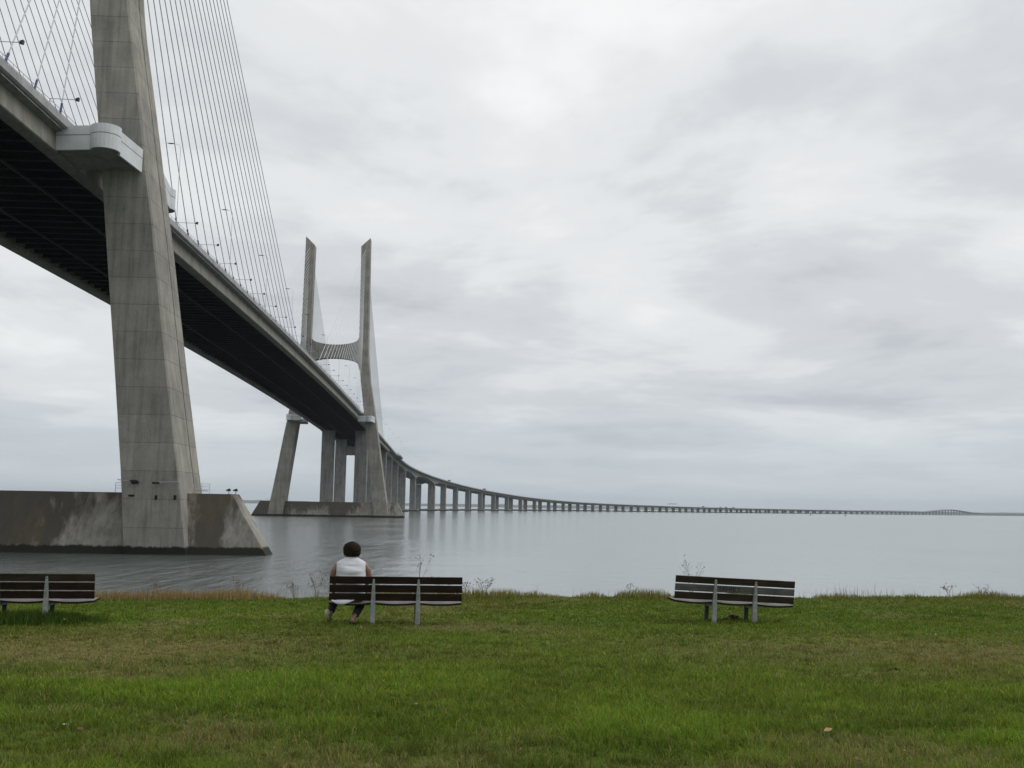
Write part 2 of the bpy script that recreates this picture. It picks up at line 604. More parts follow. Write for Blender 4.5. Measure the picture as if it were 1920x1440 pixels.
def tint_mat(name, rough=.8, trans=0., grain=0.):
    m, t, b = new_mat(name)
    a = N(t, 'ShaderNodeAttribute', attribute_name='tint')
    c = a.outputs['Color']
    if grain:
        v, _ = pos_scaled(t, grain, grain, grain)
        n = N(t, 'ShaderNodeTexNoise', i_Scale=1.0, i_Detail=6.0, i_Roughness=.7)
        L(t, v, n.inputs['Vector'])
        c = mixc(t, 1.0, c, ramp(t, n.outputs[0], [(.3, (.55,) * 3), (.7, (1.35,) * 3)]).outputs[0], 'MULTIPLY')
    L(t, c, b.inputs['Base Color'])
    b.inputs['Roughness'].default_value = rough
    b.inputs['Specular IOR Level'].default_value = .04
    if trans:
        tr = N(t, 'ShaderNodeBsdfTranslucent')
        L(t, c, tr.inputs[0])
        mxs = N(t, 'ShaderNodeMixShader')
        mxs.inputs[0].default_value = trans
        L(t, b.outputs[0], mxs.inputs[1])
        L(t, tr.outputs[0], mxs.inputs[2])
        L(t, mxs.outputs[0], t.nodes['Material Output'].inputs[0])
    return m


me.materials.append(tint_mat('lawn soil and thatch', .95, grain=9.))
me.polygons.foreach_set('use_smooth', [True] * len(me.polygons))
lawn = link('lawn', me)
tag(lawn, kind='structure')

# ------------------------------------------------------------------ pylons
ZP = 7.657
SC = 5.75                                   # pylon centre line behind its front plane
P_Z = [-3, 0, 8.5, 22.8, 42.85, 50.6, 59.2, 72.3, 84, 90, 115, 149]
P_OUT = [31.75, 31.25, 29.9, 27.5, 24.4, 23.05, 21.66, 19.4, 18.15, 17.85, 17.55, 17.2]
P_IN = [23.75, 23.45, 22.65, 20.9, 18.3, 17.35, 16.1, 14.35, 13.15, 12.95, 12.7, 12.35]
P_DEP = [12.0, 11.9, 11.4, 10.8, 9.9, 9.5, 9.1, 8.4, 7.8, 7.6, 7.2, 6.8]


def leg_ring(z, sgn, inset=0., zoff=None):
    o, i, d = (float(np.interp(z, P_Z, a)) for a in (P_OUT, P_IN, P_DEP))
    o -= inset
    i += inset
    f, b = SC - d / 2 + inset, SC + d / 2 - inset
    c = .22
    g0, g1 = f + (b - f) * .63, f + (b - f) * .63 + .38
    pts = [(i, f), (o - c, f), (o, f + c), (o, g0), (o - .32, g0), (o - .32, g1), (o, g1), (o, b - c), (o - c, b), (i, b)]
    if sgn < 0:
        pts = [(-u, s) for u, s in pts][::-1]
    return [(u, s, z if zoff is None else zoff(abs(u), z)) for u, s in pts]


def top_cut(u, z):
    return 144.3 + (u - 12.4) / (17.2 - 12.4) * 4.6


LIFT = 3.55
_leg_cache = {}


def leg_meshes(sgn):
    if sgn in _leg_cache:
        return _leg_cache[sgn]
    zs = [-3, 3.28] + [3.28 + LIFT * k for k in range(1, 40)]
    zs = [z for z in zs if z < 142.5] + [149]
    core = MB().loft([leg_ring(z, sgn, .09) for z in [-2.9] + P_Z[1:-1] + [143.5]]).mesh('leg', M['joint'])
    lifts = []
    for a, b in zip(zs[:-1], zs[1:]):
        m = MB()
        last = b == 149
        r = [leg_ring(a + .004, sgn, .045), leg_ring(a + .02, sgn, 0)]
        if last:
            r += [leg_ring(b - .05, sgn, 0, top_cut)]
        else:
            r += [leg_ring(b - .02, sgn, 0), leg_ring(b - .004, sgn, .045)]
        m.loft(r)
        lifts.append(m.mesh('concrete_lift', M['concrete_leg']))
    _leg_cache[sgn] = (core, lifts)
    return _leg_cache[sgn]


def fairing(parent, sgn, rear):
    """white walkway fairing that wraps the tower leg at deck level"""
    def T(u, s):
        s = 2 * SC - s if rear else s
        return (u * sgn, s)
    cx, cy, r = 20.5, -7.15, 1.8
    arc = [(cx + r * math.cos(R(a)), cy + r * math.sin(R(a))) for a in range(208, 402, 16)]
    segs = [[(14.5, -7.2), (18.95, -7.85)], arc, [(21.92, -5.9), (22.68, .75)]]
    root = link('walkway_fairing', None, parent)
    fl = [(14.6, -7.0), (18.9, -7.65)] + [(cx + (r - .12) * math.cos(R(a)), cy + (r - .12) * math.sin(R(a))) for a in range(228, 390, 18)] + [(21.75, -5.6), (22.5, .7), (17.4, .9), (14.6, .9)]
    m = MB()
    n = len(fl)
    m.add([(*T(u, s), 49.32) for u, s in fl] + [(*T(u, s), 49.75) for u, s in fl],
          [tuple(range(n)), tuple(range(2 * n - 1, n - 1, -1))] + [(i, (i + 1) % n, n + (i + 1) % n, n + i) for i in range(n)])
    m.build('walkway_floor', M['deck_conc'], root)
    for sg in segs:
        for z0, z1 in ((49.2, 51.02), (51.12, 52.25)):
            m = MB()
            rings = []
            for k, (u, s) in enumerate(sg):
                p0, p1 = Vector(sg[max(k - 1, 0)]), Vector(sg[min(k + 1, len(sg) - 1)])
                d = (p1 - p0).normalized()
                nrm = Vector((-d.y, d.x)) * .22
                q = [(u, s), (u + nrm.x, s + nrm.y)]
                rings.append([(*T(*q[0]), z0), (*T(*q[0]), z1), (*T(*q[1]), z1), (*T(*q[1]), z0)])
            m.loft(rings)
            m.build('fairing_panel', M['fairing'], root)
    # dark shadow gap strip behind the panel joint
    m = MB()
    pts = [p for sg in segs for p in sg]
    rings = []
    for k, (u, s) in enumerate(pts):
        p0, p1 = Vector(pts[max(k - 1, 0)]), Vector(pts[min(k + 1, len(pts) - 1)])
        d = (p1 - p0).normalized()
        nr = Vector((-d.y, d.x))
        a_, b_ = Vector((u, s)) + nr * .06, Vector((u, s)) + nr * .16
        rings.append([(*T(*a_), 50.9), (*T(*a_), 51.2), (*T(*b_), 51.2), (*T(*b_), 50.9)])
    m.loft(rings)
    m.build('joint_backing', M['joint'], root)
    return root


def pedestal_mesh(ub, ut):
    m = MB()
    rings = []
    for z, u, f, e0, e1 in ((-3.0, ub + 2.1, -.9, -.8, 4.6), (0, ub, .32, .35, 5.2), (ZP, ut, 3.3, 3.32, 2 * SC - 3.3)):
        b = 2 * SC - f
        ui = u - 3.4 * (1 - z / ZP) if z < ZP else u
        rings.append([(-ui, b, z), (-u, e1, z), (-u, e0, z), (-ui + .2, f, z), (ui - .2, f, z), (u, e0, z), (u, e1, z), (ui, b, z)])
    # front bottom corner keeps the full length
    for r, u in zip(rings, (ub + 2.1, ub, ut)):
        r[3] = (-u + .1, r[3][1], r[3][2])
        r[4] = (u - .1, r[4][1], r[4][2])
    m.loft(rings)
    return m.mesh('pedestal', M['pedestal'])


def beam_mesh():
    m = MB()
    rings = []
    prof = [(13.4, 97.5, 77.5), (12.6, 94.4, 80.3), (11.7, 93.0, 81.6), (10, 92.1, 82.5), (7, 91.3, 83.2), (3.5, 90.85, 83.6), (0, 90.7, 83.7)]
    full = [(-a, b, c) for a, b, c in prof] + [p for p in prof[::-1]][1:]
    for u, zt_, zb in full:
        rings.append([(u, SC - 2.6, zb), (u, SC - 2.6, zt_), (u, SC + 2.6, zt_), (u, SC + 2.6, zb)])
    m.loft(rings)
    return m.mesh('crossbeam', M['concrete_leg'])


BEAM = beam_mesh()


def pylon(s0, ub, ut, label):
    root = thing('bridge_pylon', label, 'bridge pylon', at(s0), ROTZ, 'cable stay bridge pylons')
    link('pedestal', pedestal_mesh(ub, ut), root)
    link('crossbeam', BEAM, root)
    for sgn in (1, -1):
        core, lifts = leg_meshes(sgn)
        leg = link('leg', core, root)
        for lm in lifts:
            link('concrete_lift', lm, leg)
        fairing(root, sgn, False)
        fairing(root, sgn, True)
        # short guard rail on the pedestal beside the leg
        for u0, u1 in ((20.6, 22.4), (30.6, 32.6)):
            g = MB()
            for u in (u0, (u0 + u1) / 2, u1):
                g.tube([(u * sgn, 4.3, ZP), (u * sgn, 4.3, ZP + 1.25)], .03, 5)
            for zz in (.55, .9, 1.25):
                g.tube([(u0 * sgn, 4.3, ZP + zz), (u1 * sgn, 4.3, ZP + zz)], .025, 5)
            g.build('guard_rail', M['galv'], root)
    return root


near = pylon(0, 40.9, 35.7, 'huge near concrete pylon at the left, its top cut off by the frame')
far = pylon(420, 39.6, 35.7, 'distant concrete H shaped pylon standing whole across the water')

# lamps, niches and arms on the near leg just above its base
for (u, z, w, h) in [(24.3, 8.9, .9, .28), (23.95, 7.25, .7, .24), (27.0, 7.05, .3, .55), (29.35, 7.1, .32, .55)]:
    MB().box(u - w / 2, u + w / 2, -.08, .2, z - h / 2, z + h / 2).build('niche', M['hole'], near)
b_ = MB().tube([(29.9, .1, 9.0), (29.9, -.55, 9.05), (27.4, -.6, 8.95)], .05, 6).build('lamp_arm', M['galv'], near)
MB().box(26.6, 27.45, -.75, -.45, 8.72, 8.98).build('lamp_head', M['black'], b_)
b_ = MB().tube([(22.7, .2, 9.2), (22.3, -.5, 9.2), (23.9, -.6, 9.0)], .04, 6).build('lamp_arm', M['galv'], near)
MB().box(23.85, 24.75, -.75, -.45, 8.98, 9.2).build('lamp_head', M['black'], b_)
b_ = MB().tube([(31.0, 3.2, ZP + .15), (31.0, 2.9, ZP + .4), (32.7, 2.9, ZP + .35)], .06, 6).build('pipe', M['galv'], near)


def floodlight_small(u, label):
    p = at(0) + Vector((u * math.cos(AX) + 5.2 * math.sin(AX), -u * math.sin(AX) + 5.2 * math.cos(AX), ZP))
    t = thing('floodlight', label, 'floodlight', p, ROTZ, 'floodlights on the pylon base')
    MB().tube([(0, 0, 0), (0, 0, .42)], .05, 6).box(-.14, .14, -.14, .14, 0, .05).build('stand', M['galv'], t)
    MB().loft([[(-.34, -.22, .42), (.26, -.22, .37), (.26, .22, .37), (-.34, .22, .42)],
               [(-.32, -.22, .56), (.13, -.22, .74), (.13, .22, .74), (-.32, .22, .56)]]).build('lamp_head', M['black'], t)


floodlight_small(34.9, 'black floodlight on the near pylon base, left of the pair')
floodlight_small(36.15 - .35, 'black floodlight on the near pylon base, right of the pair')

# ------------------------------------------------------------------ main deck hung from the stays
S0, S1 = -200, 690
deck = thing('cable_stayed_deck', 'long concrete bridge deck with dark underside hung between the two pylons', 'bridge deck', at(0), ROTZ)


def sweep(section, s_list, zf, world=False, base=None):
    rings = []
    for s in s_list:
        sec = section(s) if callable(section) else section
        if world:
            rings.append([at(s, u, zf(s) + z) - base for u, z in sec])
        else:
            rings.append([(u, s, zf(s) + z) for u, z in sec])
    return rings


SL = list(range(S0, S1 + 1, 10))
for sg in (1, -1):
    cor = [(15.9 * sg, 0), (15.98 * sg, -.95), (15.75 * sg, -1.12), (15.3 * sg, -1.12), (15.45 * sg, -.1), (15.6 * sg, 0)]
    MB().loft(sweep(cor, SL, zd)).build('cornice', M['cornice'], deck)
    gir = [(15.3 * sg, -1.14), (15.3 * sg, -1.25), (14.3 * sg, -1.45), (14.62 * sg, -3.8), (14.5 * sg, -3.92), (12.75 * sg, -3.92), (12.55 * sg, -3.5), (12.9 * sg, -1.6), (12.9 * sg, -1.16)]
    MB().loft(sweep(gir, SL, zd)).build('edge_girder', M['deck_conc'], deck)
MB().loft(sweep([(-12.9, -1.18), (12.9, -1.18), (12.9, -1.5), (-12.9, -1.5)], SL, zd)).build('road_slab', M['asphalt'], deck)
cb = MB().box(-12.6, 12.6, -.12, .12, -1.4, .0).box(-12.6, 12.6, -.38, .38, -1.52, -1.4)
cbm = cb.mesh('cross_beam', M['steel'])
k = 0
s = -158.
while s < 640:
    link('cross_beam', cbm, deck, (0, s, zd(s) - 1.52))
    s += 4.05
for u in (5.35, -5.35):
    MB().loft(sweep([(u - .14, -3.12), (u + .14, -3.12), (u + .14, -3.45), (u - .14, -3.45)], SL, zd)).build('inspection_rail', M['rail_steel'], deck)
for sg in (1, -1):
    m = MB()
    for hh in (.45, .85):
        m.tube([(15.5 * sg, s, zd(s) + hh) for s in range(-120, 441, 10)], .035, 5)
    s = -120
    while s <= 300:
        m.tube([(15.5 * sg, s, zd(s) - .05), (15.5 * sg, s, zd(s) + .88)], .03, 4)
        s += 2.7
    m.build('railing', M['galv'], deck)

# stay cables: (first anchor, step, count, direction, pylon centre)
for pc in (SC, 420 + SC):
    for dirn, first, n in ((1, 17.3, 22), (-1, 14.1, 22)):
        if pc > 400:
            dirn = -dirn
        for sg in (1, -1):
            for k in range(n):
                s = pc + dirn * (first + 8.1 * k)
                A = Vector((15.2 * sg, s, zd(s) - .2))
                B = Vector((14.85 * sg, pc + dirn * 2.9, 97.5 + 45.0 * k / 21))
                d = (B - A).normalized()
                c_ = MB().tube([A, B], .08, 6, caps=False).build('stay_cable', M['cable'], deck)
                MB().tube([A, A + d * 2.3], .15, 6).build('anchor_sleeve', M['sleeve'], c_)

# columns under the side spans beyond the far pylon
colm = {}


def column_mesh(w, t, key):
    if key not in colm:
        c = .35
        pts = [(-w / 2 + c, -t / 2), (w / 2 - c, -t / 2), (w / 2, -t / 2 + c), (w / 2, t / 2 - c), (w / 2 - c, t / 2), (-w / 2 + c, t / 2), (-w / 2, t / 2 - c), (-w / 2, -t / 2 + c)]
        colm[key] = MB().loft([[(x, y, 0) for x, y in pts], [(x, y, 1) for x, y in pts]]).mesh('column', M['pier'])
    return colm[key]


def pier(parent, base, s, uc, w, t, topz, beam=None, cap=(15.5, 5, 2.3)):
    p = at(s) - base
    rot = head(s)
    if parent is deck:
        p, rz = Vector((0, s, 0)), 0.0
    else:
        rz = -rot
    r = link('pier', None, parent, p, (0, 0, rz))
    for sg in (-1, 1):
        link('column', column_mesh(w, t, (w, t)), r, (uc * sg, 0, .5), None, (1, 1, topz - .5))
    key = ('cap',) + cap
    if key not in colm:
        a, b, h = cap
        colm[key] = MB().loft([[(-a, -b, -3), (a, -b, -3), (a, b, -3), (-a, b, -3)], [(-a, -b, h - .4), (a, -b, h - .4), (a, b, h - .4), (-a, b, h - .4)],
                               [(-a + .4, -b + .4, h), (a - .4, -b + .4, h), (a - .4, b - .4, h), (-a + .4, b - .4, h)]]).mesh('footing', M['pier'])
    link('footing', colm[key], r)
    if beam:
        MB().box(-uc + w / 2 - .05, uc - w / 2 + .05, -t * .35, t * .35, beam[0], beam[1]).build('tie_beam', M['pier'], r)
    return r


pier(deck, at(0), 494, 9.8, 7.4, 4.6, zd(494) - 3.9, None, (16, 7, 2.5))
pier(deck, at(0), 564, 9.6, 7.2, 4.6, zd(564) - 3.9, (38.6, 44.2), (16, 7, 2.5))

# ------------------------------------------------------------------ curving viaduct
vb = at(S1)
via = thing('long_viaduct', 'long viaduct on paired concrete piers curving away to the right horizon', 'viaduct', vb, 0.0)
VE = 9600
PIERS = [693, 773, 862, 957, 1057, 1213.4] + [1292 + 78.6 * k for k in range(int((VE - 1292) / 78.6))]
VS = [S1] + list(range(700, 1400, 8)) + list(range(1400, 3000, 20)) + list(range(3000, VE + 1, 40))


def vdepth(s):
    d = 4.2
    for pp, hw, ex in ((957, 60, 1.8), (1057, 70, 4.6), (1213.4, 70, 4.6), (1292, 35, .8)):
        q = max(0., 1 - abs(s - pp) / hw)
        d = max(d, 4.2 + ex * q * q)
    return d


def wid(s):
    w = 15.9
    if 770 < s < 835:
        w += 2.6 * min(1, (s - 770) / 18)
    return w


MB().loft(sweep(lambda s: [(-wid(s) + .4, -1.2), (wid(s) - .4, -1.2), (wid(s) - .5, -1.5), (12.6, -2.1), (11.8, -vdepth(s)), (5, -vdepth(s)), (4.6, -2.3), (-4.6, -2.3), (-5, -vdepth(s)), (-11.8, -vdepth(s)), (-12.6, -2.1), (-wid(s) + .5, -1.5)],
                VS, zd, True, vb)).build('box_girder', M['pier'], via)
for sg in (1, -1):
    MB().loft(sweep(lambda s: [(wid(s) * sg, 0), (wid(s) * sg, -1.15), ((wid(s) - .6) * sg, -1.18), ((wid(s) - .25) * sg, 0)], VS, zd, True, vb)).build('parapet', M['cornice'], via)
for s in PIERS:
    if s < 5300:
        pier(via, vb, s, 9.0, 6.6, 4.0, zd(s) - vdepth(s) + .05)
    else:
        pier(via, vb, s, 6.0, 4.0, 3.0, zd(s) - vdepth(s) + .05, None, (9.5, 4, 1.8))

# ------------------------------------------------------------------ lamps on the deck
arm_m = MB().tube([(0, 0, -.2), (0, 0, .75)], .05, 6).tube([(0, 0, .7), (3.1, 0, .66)], .045, 6).mesh('arm', M['galv'])
hd_m = MB().loft([[(3.0, -.17, .52), (3.34, -.22, .48), (3.34, .22, .48), (3.0, .17, .52)], [(3.0, -.17, .78), (3.4, -.22, .90), (3.4, .22, .90), (3.0, .17, .78)]]).mesh('lamp_head', M['black'])
arms = [-29.2, -13.0, 45.5] + [45.5 + 16.4 * k for k in range(1, 23)]
cnt = 0
for s in arms:
    if 420 < s < 432:
        continue
    p = at(s, 15.75, zd(s))
    if s < 0:
        lab = 'floodlight on a thin arm off the deck edge left of the near pylon, ' + ('lower one' if s > -20 else 'upper one')
    else:
        cnt += 1
        lab = f'{ORD[cnt - 1]} floodlight on a thin arm along the deck edge, counted from the near pylon'
    t = thing('floodlight', lab, 'floodlight', p, ROTZ, 'floodlights on arms along the deck edge')
    link('arm', arm_m, t)
    link('lamp_head', hd_m, t)

# street lamps: mast on the parapet, leaf shaped lamp reaching over the road
mast_m = MB().tube([(0, 0, -.3), (0, 0, 13.9), (-.25, 0, 14.35), (-1.0, 0, 14.55)], [.06, .04, .03, .03], 6).mesh('mast', M['mast'])
leaf_m = MB().loft([[(-1.0, 0, 14.50), (-1.0, .06, 14.58), (-1.0, 0, 14.64), (-1.0, -.06, 14.58)], [(-1.7, 0, 14.48), (-1.7, .22, 14.60), (-1.7, 0, 14.72), (-1.7, -.22, 14.60)],
                    [(-2.3, 0, 14.58), (-2.3, .05, 14.63), (-2.3, 0, 14.68), (-2.3, -.05, 14.63)]]).mesh('lamp_head', M['rail_steel'])
lamps = [45 + 43.5 * k for k in range(30) if k != 9]
for i, s in enumerate(lamps):
    w = wid(s) - .3 if s > S1 else 15.6
    t = thing('street_lamp', f'{ORD[i]} tall thin street lamp along the right parapet, counted from the near pylon', 'street lamp', at(s, w, zd(s)), -head(s), 'street lamps along the parapet')
    link('mast', mast_m, t)
    link('lamp_head', leaf_m, t)


# ------------------------------------------------------------------ sign gantries, vehicles, channel marks
def gantry(s, label, z0=7.0, span=13.0, signs=()):
    t = thing('sign_gantry', label, 'sign gantry', at(s, 0, zd(s) - 1.15), -head(s))
    for sg in (-1, 1):
        MB().box(span * sg - .18, span * sg + .18, -.18, .18, 0, z0).build('post', M['galv'], t)
    MB().box(-span, span, -.15, .15, z0 - .35, z0).box(-span, span, -.15, .15, z0 - 1.3, z0 - 1.05).build('boom', M['galv'], t)
    for (u0, u1, a, b) in signs:
        MB().box(u0, u1, -.35, -.2, a, b).build('sign_panel', M['black'], t)


gantry(838, 'small dark sign gantry on the deck where the viaduct begins to curve', 6.2, 14, [(8.5, 11, 4.6, 6.6), (1.5, 4, 4.6, 6.6)])
gantry(2605, 'pale sign gantry spanning the far low part of the viaduct', 8.0, 14.5, [(-9, -6.5, 6.2, 7.9), (-5, -2.6, 6.2, 7.9), (-1, 1.4, 6.2, 7.9), (3, 5.4, 6.2, 7.9), (7, 9.4, 6.2, 7.9)])

M['tyre'] = plain('tyre rubber', (.02, .02, .02), .9)
M['glass'] = plain('dark vehicle glass', (.02, .025, .03), .15)


def wheel(parent, x, y, r=.5):
    m = MB()
    m.tube([(x - .14, y, r), (x + .14, y, r)], r, 12)
    m.build('wheel', M['tyre'], parent)


def truck(s, u, label, col, box):
    t = thing('truck', label, 'truck', at(s, u, zd(s) - 1.17), -head(s), 'vehicles on the viaduct')
    MB().box(-1.2, 1.2, 2.2, 4.3, .55, 3.1).loft([[(-1.2, 4.3, .55), (1.2, 4.3, .55), (1.2, 4.3, 2.9), (-1.2, 4.3, 2.9)], [(-1.1, 4.6, .6), (1.1, 4.6, .6), (1.1, 4.5, 2.0), (-1.1, 4.5, 2.0)]]).build('cab', plain('truck cab', col, .4), t)
    MB().box(-1.15, 1.15, 4.35, 4.55, 1.9, 2.8).build('windscreen', M['glass'], t)
    MB().box(-1.25, 1.25, -5, 2.0, .95, 3.75).build('cargo_box', plain('truck box', box, .5), t)
    for y in (3.4, -2.8, -4.0):
        for x in (-1.05, 1.05):
            wheel(t, x, y)


def car(s, u, label, col):
    t = thing('car', label, 'car', at(s, u, zd(s) - 1.17), -head(s), 'vehicles on the viaduct')
    prof = [(-2.1, .35), (2.1, .35), (2.15, .75), (1.1, .92), (.5, 1.42), (-1.1, 1.48), (-1.95, .98), (-2.15, .7)]
    MB().loft([[(x, y, z) for y, z in prof] for x in (-.86, .86)]).build('body', plain('car paint', col, .3), t)
    MB().loft([[(x, y, z) for y, z in [(.95, .95), (.45, 1.36), (-1.05, 1.42), (-1.7, 1.0)]] for x in (-.88, .88)]).build('windows', M['glass'], t)
    for y in (1.3, -1.3):
        for x in (-.78, .78):
            wheel(t, x, y, .33)


truck(1312, 12.5, 'grey covered truck on the viaduct above the arched spans', (.3, .31, .32), (.16, .165, .17))
car(1362, 12.8, 'dark car just right of the grey covered truck', (.03, .03, .035))
truck(1540, 12.5, 'dark truck on the descending part of the viaduct', (.05, .05, .05), (.05, .052, .055))
truck(2770, 12.5, 'small dark truck on the far flat viaduct beyond the pale sign gantry', (.05, .05, .06), (.06, .06, .065))
truck(2890, 12.5, 'leftmost of three trucks in a row far along the viaduct', (.25, .25, .26), (.30, .31, .32))
truck(2930, 12.5, 'middle of three trucks in a row far along the viaduct', (.05, .05, .05), (.05, .05, .055))
truck(2985, 12.5, 'rightmost of three trucks in a row far along the viaduct', (.06, .06, .07), (.07, .07, .075))


def channel_mark(x, y, label):
    t = thing('channel_marker', label, 'channel marker', (x, y, 0), 0, 'channel markers on the water')
    MB().tube([(0, 0, -.4), (0, 0, .5)], [2.2, 1.8], 12).build('float', M['black'], t)
    MB().tube([(0, 0, .5), (0, 0, 4.6)], [.5, .16], 8).build('mast', M['black'], t)
    MB().ball((0, 0, 4.9), .45, .45, .55, 8, 6).build('topmark', M['black'], t)


channel_mark(1517 / 1977 * 1890 - 960 / 1977 * 1890, 1880, 'dark channel marker on the calm water, left of the two')
channel_mark((1581 - 960) / 1977 * 1870, 1860, 'dark channel marker on the calm water, right of the two')

# ------------------------------------------------------------------ grass blades
def blades(name, X, Y, H, W, lean, colr, mat, z=None):
    n = len(X)
    Z = gz(X, Y) - .01 if z is None else z
    az = RNG.uniform(0, 2 * np.pi, n)
    wx_, wy_ = np.cos(az) * W / 2, np.sin(az) * W / 2
    la = RNG.uniform(0, 2 * np.pi, n)
    lx, ly = np.cos(la) * lean * H, np.sin(la) * lean * H
    V = np.empty((n, 5, 3))
    V[:, 0] = np.stack([X - wx_, Y - wy_, Z], -1)
    V[:, 1] = np.stack([X + wx_, Y + wy_, Z], -1)
    mz = H * .58
    V[:, 2] = np.stack([X + lx * .35 + wx_ * .75, Y + ly * .35 + wy_ * .75, Z + mz], -1)
    V[:, 3] = np.stack([X + lx * .35 - wx_ * .75, Y + ly * .35 - wy_ * .75, Z + mz], -1)
    V[:, 4] = np.stack([X + lx, Y + ly, Z + H * np.sqrt(np.clip(1 - (lean * .8) ** 2, .1, 1))], -1)
    me = bpy.data.meshes.new(name)
    me.vertices.add(n * 5)
    me.vertices.foreach_set('co', V.ravel().astype(np.float32))
    base = np.arange(n)[:, None] * 5
    loops = np.concatenate([base + np.array([[0, 1, 2, 3]]), base + np.array([[3, 2, 4]])], 1)
    me.loops.add(n * 7)
    me.loops.foreach_set('vertex_index', loops.ravel().astype(np.int32))
    me.polygons.add(n * 2)
    starts = (np.arange(n)[:, None] * 7 + np.array([[0, 4]])).ravel()
    me.polygons.foreach_set('loop_start', starts.astype(np.int32))
    me.polygons.foreach_set('loop_total', np.tile([4, 3], n).astype(np.int32))
    me.update(calc_edges=True)
    a = me.color_attributes.new('tint', 'FLOAT_COLOR', 'POINT')
    cc = np.repeat(np.concatenate([colr, np.ones((n, 1))], 1)[:, None, :], 5, 1)
    a.data.foreach_set('color', cc.ravel().astype(np.float32))
    me.materials.append(mat)
    return link(name, me)


M['grass'] = tint_mat('grass blade', .55, .35)


def sample_lawn(n, ymin, ymax, power):
    # more blades close to the camera, where each one shows
    u = RNG.uniform(0, 1, n)
    if abs(power - 1) < 1e-6:
        Y = ymin * (ymax / ymin) ** u
    else:
        q = 1 - power
        Y = (ymin ** q + u * (ymax ** q - ymin ** q)) ** (1 / q)
    X = RNG.uniform(-1, 1, n) * (Y * .56 + 1.2)
    return X, Y


X, Y = sample_lawn(490000, 5.2, 28.5, .45)
keep = Y < edge_y(X) + .5 * RNG.uniform(0, 1, len(X))
X, Y = X[keep], Y[keep]
# clump: nudge blades down the slope of a fine noise so that they gather in tufts
e_ = .03
for fr, am in ((3.1, .05), (7.3, .02)):
    f0 = vnoise(X * fr, Y * fr, 33)
    X = X + (vnoise((X + e_) * fr, Y * fr, 33) - f0) / e_ * am * .35
    Y = Y + (vnoise(X * fr, (Y + e_) * fr, 33) - f0) / e_ * am * .35
dr, lu = patches(X, Y)
tuft = np.clip((fbm(X * 2.2, Y * 2.2, 91) - .42) * 3, 0, 1)
Hh = (.034 + .042 * RNG.uniform(0, 1, len(X)) ** 1.5) * (1 - .3 * dr) * (1 + 1.0 * lu + .7 * tuft * (1 - dr)) * np.clip(1.45 - Y / 22, .7, 1.2)
Ww = (.0056 + .0034 * RNG.uniform(0, 1, len(X))) * np.clip(Y / 9, .85, 2.6)
cg = grass_col(X, Y)
rv = RNG.normal(0, 1, (len(X), 1))
cg = cg * np.clip(1 + .26 * rv, .4, 1.9)
cg = cg * .45 + grass_col(X, Y, False) * .55 * np.clip(1 + .20 * rv, .5, 1.7)
straw = (RNG.uniform(0, 1, len(X)) < (.05 + .62 * dr))[:, None]
cg = np.where(straw, np.array([.30, .235, .125]) * np.clip(1 + .2 * rv, .6, 1.4), cg)
cg[:, 0] *= 1 + .12 * RNG.normal(0, 1, len(X))
lean = np.clip(RNG.normal(.62, .28, len(X)), .05, 1.15)
tag(blades('grass', X, Y, Hh, Ww, lean, np.clip(cg, .005, .5), M['grass']), 'short green and brown lawn grass', 'grass', kind='stuff')

# long loose blades over the nearest turf
X, Y = sample_lawn(95000, 5.4, 15.5, 1.2)
dr, lu = patches(X, Y)
keep = RNG.uniform(0, 1, len(X)) < np.clip(.18 + 1.1 * lu + .3 * (fbm(X * 2.2, Y * 2.2, 91) - .4), 0, 1) * (1 - dr)
X, Y, lu = X[keep], Y[keep], lu[keep]
H = (.055 + .085 * RNG.uniform(0, 1, len(X)) ** 1.4) * (.75 + .5 * lu) * np.clip(1.35 - Y / 24, .6, 1.1)
cg = grass_col(X, Y) * np.clip(1.08 + .30 * RNG.normal(0, 1, (len(X), 1)), .45, 2.0)
cg[:, 0] *= np.clip(1 + .15 * RNG.normal(0, 1, len(X)), .6, 1.5)
tag(blades('long_grass', X, Y, H, (.0065 + .004 * RNG.uniform(0, 1, len(X))) * np.clip(Y / 9, .9, 1.6), np.clip(RNG.normal(.8, .28, len(X)), .1, 1.2), np.clip(cg, .005, .55), M['grass']), 'long loose grass blades in the foreground', 'grass', kind='stuff')

# coarse tufts standing out of the lawn
nt_ = 900
cxs, cys = sample_lawn(nt_, 6.6, 23.5, .3)
ok = (patches(cxs, cys)[0] < .45) & (cys < edge_y(cxs) - .4)
cxs, cys = cxs[ok], cys[ok]
big_ = RNG.uniform(.35, 1, len(cxs)) ** 2
rep_ = 46
X = np.repeat(cxs, rep_) + RNG.normal(0, 1, len(cxs) * rep_) * np.repeat(.03 + .05 * big_, rep_)
Y = np.repeat(cys, rep_) + RNG.normal(0, 1, len(cxs) * rep_) * np.repeat(.03 + .05 * big_, rep_)
H = (.05 + .10 * RNG.uniform(0, 1, len(X))) * np.repeat(.6 + .6 * big_, rep_) * np.clip(1.4 - Y / 22, .6, 1.2)
cg = grass_col(X, Y) * np.repeat(RNG.uniform(.7, 1.35, (len(cxs), 1)), rep_, 0) * np.clip(1 + .2 * RNG.normal(0, 1, (len(X), 1)), .5, 1.6)
tag(blades('grass_tufts', X, Y, H, (.007 + .003 * RNG.uniform(0, 1, len(X))) * np.clip(Y / 9, .85, 2.2), np.clip(RNG.normal(.55, .25, len(X)), .05, 1.0), np.clip(cg, .005, .5), M['grass']), 'coarse longer grass tufts in the lawn', 'grass', kind='stuff')

